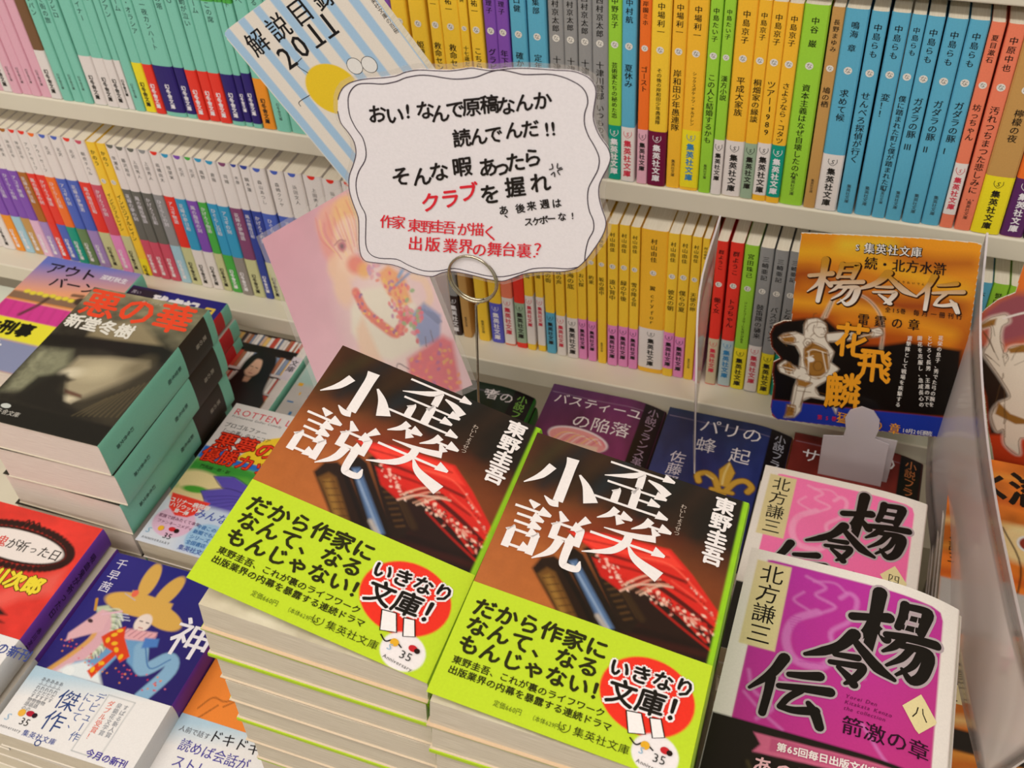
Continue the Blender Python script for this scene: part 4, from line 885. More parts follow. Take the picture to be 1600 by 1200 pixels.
def art_blue():
    c = Canvas(105, 98.5, .6, '2c2478'); c.grad('2a2680', '261c66', 30, 0, 80, 98)
    Y = 'd8aa54'
    c.ell(40, 36, 26, 9, Y, -.02, .6); c.ell(62, 40, 18, 8, Y, .25, .6)
    c.ell(37, 15, 6.2, 15, Y, -.12, .6); c.ell(56, 20, 6.4, 15, Y, .22, .6); c.poly([(30, 26), (64, 28), (66, 42), (32, 42)], Y, .8)
    # horse head with pale mane
    c.poly([(12, 46), (20, 42), (30, 48), (36, 60), (36, 74), (30, 88), (22, 84), (26, 66), (20, 54)], 'bcc8a8', .8)
    for k in range(30): a = k/29; c.line([(20+10*a**.5, 46+40*a), (29+7*math.sin(a*3.1), 43+44*a), (34+5*math.sin(a*3.1)+(k % 3), 47+46*a)], 1.2, ['ccd6bc', '98a888', 'e2e8d4'][k % 3], .9, .6)
    c.line([(22, 52), (28, 62), (26, 78), (17, 98)], 11, 'd8a8b4', 1, 1); c.line([(17, 56), (24, 66), (20, 80), (10, 99)], 3.6, 'd8a04c', .9, .8)
    c.poly([(18, 46), (26, 50), (28, 62), (16, 70), (8, 76), (6, 70), (12, 58)], 'deb0b8', .8); c.ell(15, 57, 2.2, 1.4, '3a2430', .3); c.line([(13, 48), (9, 40)], 2, 'c89038'); c.line([(20, 50), (32, 44)], 1.6, 'e0b4c4')
    # figure: pale face, pink frill, blue sleeves, patterned sash
    c.ell(52, 48, 6, 7.5, 'e8d8d0', 0, .6); c.line([(49, 47), (51, 47)], .8, '3a2830'); c.line([(54, 47), (56, 47)], .8, '3a2830'); c.line([(51, 52), (54, 52)], .7, 'b04a50')
    c.poly([(44, 55), (66, 52), (68, 60), (50, 64), (42, 62)], 'e0a8b0', .8)
    for k in range(6): c.line([(44+k*4, 60), (47+k*4, 54)], .7, 'a86878', .8)
    c.poly([(42, 64), (64, 60), (70, 72), (66, 82), (58, 78), (54, 70), (50, 76), (46, 92), (40, 98.5), (20, 98.5), (24, 88), (36, 82)], '6c9cc8', .8)
    c.line([(62, 66), (72, 80), (84, 68), (90, 76), (82, 99)], 10, '84aed0', 1, .8); c.line([(64, 64), (76, 78), (86, 68)], 1, '4a78b0'); c.poly([(60, 58), (70, 56), (72, 62), (62, 66)], '4a7cc4', .8)
    c.poly([(20, 92), (30, 86), (44, 90), (52, 98.5), (16, 98.5)], 'e0e8ec', 1.4); c.ell(24, 96, 4, 4, 'e8eef0')
    sash = [(34, 60), (42, 54), (46, 62), (58, 74), (54, 80), (48, 76), (42, 96), (36, 92), (44, 74), (36, 72), (30, 66)]
    c.poly(sash, 'd8401c', .6); rs = np.random.RandomState(8)
    for u, v in ((38, 62), (42, 68), (40, 58), (52, 76), (46, 72), (42, 84), (39, 90), (36, 67)): c.ell(u, v, 2.2, 1.5, 'ecb428', rs.rand()*3)
    for k in range(60):
        a, b = [(10, 78), (34, 84), (62, 86), (86, 88)][k % 4]; c.ell(a+rs.randn()*5, b+rs.randn()*3, .7, .6, ['c8324a', 'e08a30', 'd86a80'][k % 3], a=.9)
    for k in range(3): c.line([(30+k*2, 46+k*2), (38+k*2, 45+k*2)], .6, 'd8d8e8')
    c.ell(33, 28, 2.4, 3, 'e86a50'); c.line([(26, 30), (36, 33)], .8, 'b8b0c0', .8)
    return c
ob = art_obiwhite(2); [ob.line(q, .4, '9aa0a4', 1) for q in ([(61, 5), (81, 5)], [(81, 5), (80, 46)], [(80, 46), (60, 46)], [(60, 46), (61, 5)])]
root, S, cov, Sb, band, bot, T = lying_book('blue_painted_book', 'dark blue paperback with painted horse and yellow-hatted figure, front left', (-471.5, 207.5, -635.6), (-.5, .5, .9), 105, 148, 20, 19, art_blue(), [(0, 98, '5a2c94')], edge='e0d8cc',
    pages=PAGES, band=(ob, 98.5, 'e8e8ea', 'c8cacc'), group='front left paperbacks')
L = Lettering(S, .12); L.vert('千早茜', 9, 4, 9.5, 'e0dcec', 0, 1.08); L.h('神', 76, 50, 33, 'eae6ee', .01, .95); L.build('title_lettering', cov)
L = Lettering(lambda u, v, l: Sb(u, v+98.5, l), .12)
L.vert('傑作。', 37, 9, 15.5, '2c4480', .0, 1.); L.vert('デビュー作', 56.5, 5, 7.2, '4c64a0', 0, 1.); L.vert('にして、', 49, 7, 7.2, '4c64a0', 0, 1.)
for k, (t, u) in enumerate((('ダブル受賞！', 66), ('泉鏡花文学賞', 72), ('すばる新人賞', 77))): L.vert(t, u, 8, 4.8 if k == 0 else 4, 'e0705c' if k == 0 else '90949c', .01)
for k in range(5): L.vert('あふれだす物語の力'[:9-k], 12+k*3.4, 6, 3.3, '70747c', 0, .95)
L.disc(13, 33, 2.6, 'e8b040'); L.disc(19, 32, 3., 'b02038', 2); L.disc(22.5, 32.4, 1.8, '2a1a28'); L.h('35', 15, 38, 7, '2a2a28'); L.h('S', 4, 38, 7, '9cbcd8', 0, shear=.2); L.h('Anniversary', 2, 44.5, 3, '6a6a70', 0, 1, 1.1); L.h('集英社文庫', 22, 44.6, 4.6, '44549c', .01, 1, 1.1); L.h('今月の新刊', 70, 44.4, 6, '4a3c9c', .02)
L.build('band_lettering', band)
spine_text(None, 105, 148, T, T-19, root, [('集英社文庫', 104, 5, '7a7c80', 0)])
for nm, pos, w, wh in (('red plaque-titled book', (-589, 215.3, -622), 105, 'front left paperbacks'), ('dark blue painted book', (-470, 208.5, -635.6), 105, 'front left paperbacks')):
    z = pile('purple_spine_book', nm, pos, (0, 0, 0), w, 148, 19, 4 if 'red' in nm else 3, 'e0d8cc', [(0, 98, '5a2c94'), (98, 148, 'c8cacc')], PAGES, wh, 21.8, dx=1.2)
    support(f'white riser under the {nm} pile', pos[0]+8, pos[0]+w-8, pos[1]+8, pos[1]+135, z+.8)
c = Canvas(105, 96, .8, 'f08a38')
for p in ([(26, 60), (30, 50), (40, 48), (48, 56), (44, 66), (34, 74), (24, 84)], [(30, 64), (40, 62), (52, 66)], [(8, 90), (14, 80), (24, 80), (36, 70)], [(34, 74), (42, 70), (46, 62)], [(12, 96), (20, 84)]): c.line(p, .7, '5a2c14', .9)
c.ell(40, 62, 2.4, 1.6, 'e04838')
root, S, cov, Sb, band, bot, T = lying_book('orange_cover_book', 'orange line-drawing paperback with pale band, half hidden by the left lime stack', (-366, 213, -652), (0, 0, 0), 105, 146, 19, 18, c, [(0, 96, 'd87830')], edge='e0d8cc',
    pages=PAGES, band=(art_obiwhite(3), 96., 'e8e8ea', 'c8cacc'), group='front left paperbacks')
L = Lettering(lambda u, v, l: Sb(u, v+96., l), .12); L.h('人前で話す', 4, 10, 4.6, '4a4650'); L.h('ドキドキ', 26, 8.5, 9.4, '1c1a20', .01); L.h('読めば会話が', 10, 20, 9, '4c449c', .01, .95); L.h('ストレートに', 12, 31, 9, '4c449c', .01, .95); L.build('band_lettering', band)
z = pile('orange_cover_book', 'orange line-drawing book', (-365.5, 214, -652), (0, 0, 0), 105, 146, 19, 3, 'e0d8cc', [(0, 148, 'd87830')], PAGES, 'front left paperbacks', 20.6, dx=.8)
support('white riser under the orange book pile', -358, -268, 222, 350, z+.8)

# ------------------------------------------------------------------ right edge, behind the clear sheet
def art_orange(seed, dark):
    c = Canvas(105, 148, .8, 'd87424'); c.grain(seed, .3, 14, (2, 1))
    for k in range(6): c.line([(0, 20+k*22), (40, 14+k*22), (105, 24+k*22)], 5, ['e8a040', 'c85018', 'ecd08a'][k % 3], .7, 3)
    if dark:
        c.rect(0, 66, 105, 80, '1c1410', 1); c.rect(0, 92, 105, 102, '1c1410', 1); c.rect(0, 118, 105, 148, '201814', 1)
    else:
        c.ell(52, 72, 22, 16, 'e8d8a0', soft=3, a=.8); c.ell(52, 70, 7, 7, 'e0e0e0'); c.ell(52, 70, 5.4, 5.4, '8a3020')
        c.line([(36, 60), (48, 90), (44, 130)], 1.2, '3a1c0c', .9); c.line([(80, 86), (40, 140)], 1.2, '3a1c0c', .9); c.rect(0, 112, 105, 148, 'b8b4b0', 1)
    return c
root, S, cov, _, _, bot, T = lying_book('flame_cover_book', 'orange flame-painted paperback with black brush title, at the right edge behind the clear sheet', (86, 440, -600), (0, 0, 0), 105, 148, 16, 16, art_orange(5, False), [(0, 148, 'd8d0c8')], edge='e8e0da', pages=PAGES, group='orange paperbacks at the right edge')
L = Lettering(S, .12); L.h('水滸伝', 6, 24, 32, '1c120c', .03); L.ch('火', 28, 96, 12, '8a2c10', .04); L.vert('北方謙三', 8, 60, 10, '1c1814'); L.build('title_lettering', cov)
root, S, cov, _, _, bot, T = lying_book('flame_cover_book', 'orange and black paperback with cream author label, beside the magenta book', (86, 288, -600), (0, 0, 0), 105, 148, 16, 16, art_orange(8, True), [(0, 148, 'd8d0c8')], edge='e8e0da', pages=PAGES, group='orange paperbacks at the right edge')
L = Lettering(S, .12); L.poly2(np.array([(2, 3), (20, 3), (20, 50), (2, 50)]), [(0, 1, 2, 3)], 'd8c89a'); L.vert('北方謙三', 11, 4, 11.5, '1c1814'); L.h('水滸伝', 24, 24, 26, 'e8902c', .04); L.h('文庫新刊好評', 4, 97, 9, 'd8d8d4', .02); L.h('集英社文庫の大河', 4, 124, 9, 'd8d8d4', .02); L.build('title_lettering', cov)
for nm, y in (('flame-painted book', 441), ('orange and black labelled book', 289)):
    z = pile('flame_cover_book', nm, (86.5, y, -600), (0, 0, 0), 104, 147, 16, 3, 'e8e0da', [(0, 148, 'd8d0c8')], PAGES, 'orange paperbacks at the right edge', 16.8, dx=.5)
    support(f'white riser under the {nm} pile', 96, 184, y+6, y+138, z+.8)

# measured outlines and lettering positions (mm, in the plane of each card)
POP_OUT=[[-53.8,32.7],[-52.3,35.9],[-49.6,39.3],[-45.2,42.0],[-38.5,44.1],[-31.6,45.4],[-25.6,47.0],[-21.1,49.2],[-15.2,50.8],[-8.7,51.3],[-2.3,52.0],[2.6,53.2],[6.6,54.3],[10.5,54.2],[15.2,54.3],[21.4,55.8],[27.6,56.8],[34.4,57.3],[40.4,57.6],[45.6,58.0],[49.2,57.6],[52.9,56.1],[55.0,53.6],[55.7,50.2],[55.0,44.9],[54.5,40.0],[55.6,35.2],[57.5,31.3],[60.2,27.5],[61.3,23.3],[60.2,18.8],[58.2,14.1],[56.6,9.3],[56.6,3.9],[57.8,-1.5],[59.4,-6.9],[58.9,-11.7],[56.9,-17.0],[53.5,-23.6],[50.1,-29.4],[45.8,-34.4],[39.7,-37.2],[32.7,-38.6],[25.6,-40.7],[21.1,-42.7],[16.4,-45.8],[11.7,-48.4],[5.4,-48.7],[-1.9,-48.0],[-11.1,-47.8],[-16.9,-49.5],[-22.0,-52.8],[-26.8,-53.3],[-32.4,-52.8],[-36.1,-51.3],[-41.7,-50.2],[-49.5,-50.7],[-55.4,-50.8],[-57.3,-47.8],[-57.1,-41.2],[-55.6,-32.3],[-54.9,-25.8],[-56.1,-18.8],[-56.7,-11.8],[-55.4,-4.6],[-52.4,1.7],[-50.0,7.8],[-49.9,13.4],[-51.8,17.7],[-54.5,21.9],[-54.9,27.3]]
POP_IN=[[[-49.6,29.8],[-48.8,34.3],[-46.8,38.0],[-43.3,41.0],[-38.0,42.1],[-32.0,42.6],[-25.9,44.5],[-21.5,46.7],[-15.5,48.5],[-10.6,48.9],[-5.8,48.7],[-1.0,48.7],[3.8,49.5],[8.7,50.9],[13.5,53.3],[18.3,54.9],[22.9,54.7],[27.4,54.2],[32.8,54.9],[38.0,55.6],[42.5,55.2],[46.2,54.1],[49.9,52.2],[52.0,49.3],[52.4,45.4],[51.2,41.1],[51.1,36.2],[52.6,31.4],[54.8,27.5],[56.7,22.6],[56.3,17.3],[54.3,12.5],[52.3,7.7],[51.8,2.1],[52.5,-3.4],[54.1,-7.8],[54.1,-12.7],[51.9,-18.0],[50.6,-24.2],[50.1,-29.4]],[[-49.6,29.8],[-49.5,25.3],[-47.8,20.2],[-45.4,15.9],[-45.0,9.5],[-46.5,4.5],[-50.1,-0.9],[-52.6,-7.1],[-53.2,-13.2],[-52.4,-19.2],[-50.9,-24.0],[-52.1,-31.6],[-53.6,-40.5],[-52.6,-45.8],[-48.0,-47.6],[-39.2,-46.4],[-33.8,-48.6],[-26.4,-50.4],[-18.7,-49.0],[-10.9,-45.9],[-1.8,-46.4],[5.5,-46.8],[12.9,-45.5],[21.1,-41.6],[26.6,-38.3],[34.6,-36.2],[42.4,-35.1],[47.5,-33.0]]]
POP_TXT=[["お",-36.8,28.4,9.12,2.07,0.69,9.12,"k"],["い",-28.9,28.9,9.0,2.05,0.57,9.06,"k"],["!",-23.1,31.8,8.88,2.01,0.49,8.95,"k"],["な",-15.0,33.2,8.74,1.98,0.37,8.86,"k"],["ん",-8.6,32.6,8.66,1.98,0.27,8.84,"k"],["で",-1.9,35.3,8.53,1.94,0.18,8.73,"k"],["原",5.2,37.4,8.4,1.91,0.07,8.63,"k"],["稿",12.8,39.6,8.27,1.87,-0.03,8.53,"k"],["な",19.7,39.9,8.17,1.86,-0.13,8.48,"k"],["ん",27.1,42.3,8.03,1.82,-0.23,8.38,"k"],["か",34.6,44.2,7.91,1.79,-0.33,8.28,"k"],["読",-0.4,22.6,8.37,2.17,0.01,8.72,"k"],["ん",7.0,24.5,8.25,2.13,-0.09,8.63,"k"],["で",13.6,26.3,8.13,2.1,-0.18,8.54,"k"],["ん",22.1,29.5,7.98,2.05,-0.3,8.41,"k"],["だ",29.1,31.2,7.86,2.03,-0.39,8.33,"k"],["!",35.6,32.1,7.76,2.01,-0.47,8.27,"k"],["!",38.2,32.8,7.72,1.99,-0.5,8.24,"k"],["そ",-30.3,-0.5,9.79,2.86,0.3,10.2,"k"],["ん",-20.5,1.1,9.61,2.82,0.15,10.09,"k"],["な",-12.3,4.8,9.43,2.76,0.03,9.93,"k"],["暇",-1.6,8.9,9.21,2.68,-0.14,9.74,"k"],["あ",9.9,10.5,9.01,2.64,-0.31,9.63,"k"],["っ",15.6,11.6,8.9,2.61,-0.39,9.56,"k"],["た",22.0,14.9,8.76,2.56,-0.48,9.42,"k"],["ら",29.3,18.1,8.61,2.5,-0.58,9.28,"k"],["を",9.7,-2.6,9.51,2.92,-0.32,10.36,"k"],["握",21.1,2.9,9.25,2.82,-0.49,10.12,"k"],["れ",32.0,6.8,9.02,2.74,-0.65,9.93,"k"],["ク",-18.1,-11.6,9.76,2.82,0.29,10.52,"r"],["ラ",-8.7,-8.0,9.56,2.75,0.14,10.35,"r"],["ブ",0.0,-3.3,9.36,2.67,0.0,10.15,"r"],["あ",15.2,-9.6,4.44,1.49,-0.27,4.9,"k"],["、",17.4,-10.7,4.43,1.5,-0.28,4.91,"k"],["後",22.7,-7.3,4.37,1.47,-0.32,4.84,"k"],["来",27.7,-5.2,4.32,1.45,-0.35,4.8,"k"],["週",33.5,-3.2,4.26,1.43,-0.39,4.75,"k"],["は",38.7,-1.9,4.21,1.42,-0.43,4.72,"k"],["ス",26.0,-13.5,4.08,1.08,-0.04,4.66,"k"],["ケ",29.6,-12.6,4.05,1.07,-0.06,4.64,"k"],["ボ",32.8,-11.3,4.03,1.06,-0.08,4.61,"k"],["ー",36.2,-10.0,4.0,1.05,-0.11,4.58,"k"],["な",40.8,-8.2,3.96,1.04,-0.14,4.54,"k"],["!",45.2,-6.8,3.92,1.03,-0.17,4.51,"k"],["作",-40.8,-25.8,6.96,0.89,1.57,7.9,"r"],["家",-35.0,-25.1,6.9,0.88,1.49,7.86,"r"],["東",-27.4,-25.4,6.83,0.88,1.39,7.83,"r"],["野",-21.4,-25.0,6.77,0.87,1.31,7.79,"r"],["圭",-16.1,-23.8,6.72,0.86,1.24,7.74,"r"],["吾",-10.8,-23.4,6.66,0.86,1.18,7.71,"r"],["が",-3.9,-23.1,6.6,0.85,1.09,7.67,"r"],["描",2.4,-21.9,6.53,0.84,1.01,7.61,"r"],["く",7.9,-22.2,6.48,0.84,0.94,7.6,"r"],["、",11.4,-22.9,6.46,0.84,0.9,7.6,"r"],["出",-28.2,-35.3,7.63,1.04,1.57,8.87,"r"],["版",-19.8,-34.2,7.54,1.02,1.44,8.8,"r"],["業",-11.2,-33.3,7.44,1.01,1.32,8.74,"r"],["界",-3.9,-32.1,7.35,1.0,1.21,8.67,"r"],["の",2.4,-32.7,7.3,1.0,1.13,8.65,"r"],["舞",9.6,-31.1,7.21,0.98,1.02,8.57,"r"],["台",16.3,-29.8,7.13,0.97,0.93,8.51,"r"],["裏",23.2,-29.1,7.06,0.96,0.84,8.46,"r"],[".",27.8,-28.7,7.01,0.96,0.78,8.42,"r"],["？",31.1,-26.8,6.96,0.94,0.73,8.36,"r"]]
POP_ANG=[[[37.4,16.9],[37.7,14.8],[36.1,13.9]],[[39.8,17.5],[39.7,15.1],[41.5,15.8]],[[36.8,11.5],[38.2,13.0],[38.4,10.8]],[[41.9,15.2],[39.7,13.9],[40.6,12.1]]]
W_ring=[-2.0,-49.3]
W_wt=[-3.9,-63.6]
W_wb=[-5.8,-120.9]
BK={"c":[-416.5,-324.3],"ed":[0.5637,-0.826],"ew":[0.826,0.5637],"w":114.3}
PK={"o":[-383.1,500.0,-439.1],"a":[0.8261,0.2225,0.5178],"b":[-0.5453,0.5475,0.6347]}
PO_OUT=[[-30.4,89.0],[3.3,93.7],[43.2,98.8],[72.4,101.2],[77.2,100.8],[79.4,82.9],[84.3,42.4],[95.5,-66.4],[92.6,-69.0],[75.9,-72.2],[17.7,-79.7],[-27.6,-84.7],[-31.6,-82.2],[-34.0,-71.9],[-33.7,-50.6],[-36.3,-37.5],[-36.3,-27.4],[-31.8,-22.6],[-39.4,-13.4],[-41.8,-1.0],[-39.7,7.4],[-33.3,12.8],[-28.2,14.0],[-29.7,46.0]]
PO_BL=[[-33.4,-65.5],[14.8,-59.9],[75.4,-51.4],[94.2,-49.4],[95.5,-66.4],[92.6,-69.0],[75.9,-72.2],[17.7,-79.7],[-27.6,-84.7],[-33.4,-77.2]]
PO_BLK=[[-41.8,-1.0],[-39.7,7.4],[-33.3,12.8],[-20.1,18.2],[-5.8,21.5],[17.3,2.2],[34.5,6.5],[48.8,13.1],[84.1,14.1],[93.9,-47.7],[75.4,-51.4],[14.8,-59.9],[-33.4,-65.5],[-33.7,-50.6],[-36.3,-37.5],[-36.3,-27.4],[-31.8,-22.6],[-39.4,-13.4]]
PO_FIG=[[[-19.4,12.2],[-17.8,17.9],[-11.3,20.5],[-5.2,17.0],[-3.1,9.8],[-4.1,4.9],[-0.3,-2.1],[3.9,-7.4],[2.9,-17.4],[9.4,-22.3],[4.0,-33.7],[-4.1,-44.3],[-0.7,-52.0],[10.2,-52.5],[13.4,-58.6],[13.5,-67.4],[7.0,-55.1],[-6.3,-55.3],[-11.7,-60.4],[-11.7,-71.0],[-15.6,-79.4],[-22.9,-81.5],[-19.5,-67.8],[-19.2,-48.4],[-17.9,-39.5],[-30.4,-36.0],[-32.8,-29.9],[-28.1,-23.7],[-17.9,-29.4],[-18.3,-16.2],[-22.8,-7.7],[-31.1,-7.3],[-35.1,-3.4],[-32.0,1.3],[-24.3,4.7],[-18.3,3.0]],[[-4.0,8.0],[15.2,15.7],[25.7,19.7],[29.7,22.2],[33.3,17.0],[30.1,13.1],[20.7,9.3],[5.9,2.6],[-1.9,0.7]]]
PO_FIGB=[[[-16.8,-9.4],[-11.9,-1.8],[-0.8,-7.0],[2.7,-24.0],[-2.8,-35.5],[-10.2,-34.1],[-15.2,-22.0]],[[-34.1,-1.6],[-28.6,2.1],[-23.6,-1.4],[-24.2,-5.6],[-31.2,-6.5]],[[-29.9,-29.1],[-25.6,-24.7],[-20.2,-30.0],[-24.3,-36.1]],[[12.9,9.0],[26.1,16.8],[25.9,11.4],[16.6,6.8]],[[-17.9,-39.5],[-6.9,-40.8],[-11.0,-46.2],[-17.1,-46.1]],[[-22.1,-66.8],[-15.9,-66.8],[-15.9,-77.6],[-21.8,-80.3]]]
PO_LN=[[[-19.0,10.7],[-18.2,16.8],[-13.6,20.3],[-7.9,20.4],[-4.1,15.7]],[[-17.8,8.2],[-15.1,14.7],[-8.7,17.5],[-4.2,15.0]],[[-14.0,19.6],[-14.0,23.4],[-12.4,24.5]],[[-12.5,13.8],[-12.5,8.3],[-8.9,4.0],[-5.2,4.3],[-3.5,8.1],[-3.8,13.5]],[[-10.0,12.0],[-7.8,13.0]],[[-6.4,12.7],[-4.6,12.8]],[[-5.9,12.2],[-4.4,9.5],[-5.2,8.7]],[[-7.0,6.4],[-4.8,7.2]],[[-11.8,6.2],[-13.6,2.3],[-11.0,0.0]],[[-18.0,-4.1],[-16.7,-0.1],[-13.9,0.6],[-11.8,-2.5],[-12.4,-7.0],[-15.5,-8.3],[-18.0,-4.1]],[[-16.2,-4.1],[-15.1,-2.2],[-13.5,-3.4],[-14.4,-5.6],[-16.2,-4.1]],[[-8.5,-23.6],[-7.3,-19.7],[-3.8,-19.1],[-1.9,-22.8],[-3.0,-26.8],[-6.5,-27.7],[-8.5,-23.6]],[[-23.0,3.5],[-28.5,0.6],[-32.7,-3.6]],[[-21.1,-4.0],[-26.5,-6.6],[-31.7,-6.9]],[[-2.9,8.3],[6.8,11.9],[17.3,16.5],[25.7,19.4]],[[-0.8,1.7],[10.1,4.9],[20.6,9.9],[28.9,13.5]],[[25.7,19.4],[29.3,21.3],[32.1,19.4],[32.2,15.2],[29.2,13.2]],[[28.1,18.5],[31.1,18.6]],[[28.2,16.4],[31.5,16.5]],[[-15.4,-10.7],[-9.3,-4.3],[-0.8,-7.0]],[[-15.4,-15.5],[-8.4,-10.5],[1.0,-11.4]],[[-15.2,-20.4],[-10.0,-16.6]],[[-12.7,-33.0],[-5.6,-32.9],[2.0,-27.5]],[[-20.6,-26.7],[-13.3,-28.2],[-9.0,-33.8],[-9.2,-41.5]],[[-28.9,-27.2],[-26.5,-35.8]],[[-26.7,-25.3],[-23.8,-36.0]],[[-24.5,-24.1],[-21.3,-35.3]],[[-32.1,-31.4],[-20.7,-30.9]],[[-17.1,-46.1],[-17.3,-60.1],[-18.3,-72.9]],[[-11.0,-46.2],[-11.8,-55.1],[-13.0,-67.8]],[[-4.1,-44.3],[-1.1,-48.7],[7.4,-49.8]],[[-16.5,-51.2],[-6.9,-50.3]],[[10.2,-52.5],[12.0,-57.2]],[[-19.5,-73.2],[-15.1,-73.8]],[[-20.6,-79.9],[-15.9,-79.1]]]
PO_LW=[[[-14.1,-11.9],[-9.9,-8.5],[-1.6,-9.6]],[[-14.0,-17.6],[-9.7,-14.4]],[[-12.2,-22.1],[-10.3,-19.1]],[[-10.1,-34.9],[-3.1,-33.5],[1.8,-30.1]],[[-13.0,-11.7],[-10.9,-32.6]],[[-3.9,-9.4],[1.4,-27.7]],[[-11.0,4.8],[-13.5,1.8]],[[-32.2,-2.3],[-25.5,0.5]],[[-28.3,-30.4],[-21.0,-31.0]],[[-27.5,-33.6],[-20.3,-33.4]],[[-11.8,-40.4],[-10.0,-35.7]],[[-21.3,-68.4],[-16.3,-68.7]],[[15.4,8.8],[25.4,14.3]]]
PO_BOW=[[[-8.0,21.0],[-2.8,40.1],[6.1,46.5],[17.3,44.6],[27.7,33.7],[32.5,18.3],[33.9,3.2]],[[-2.8,40.1],[-6.0,23.0]]]
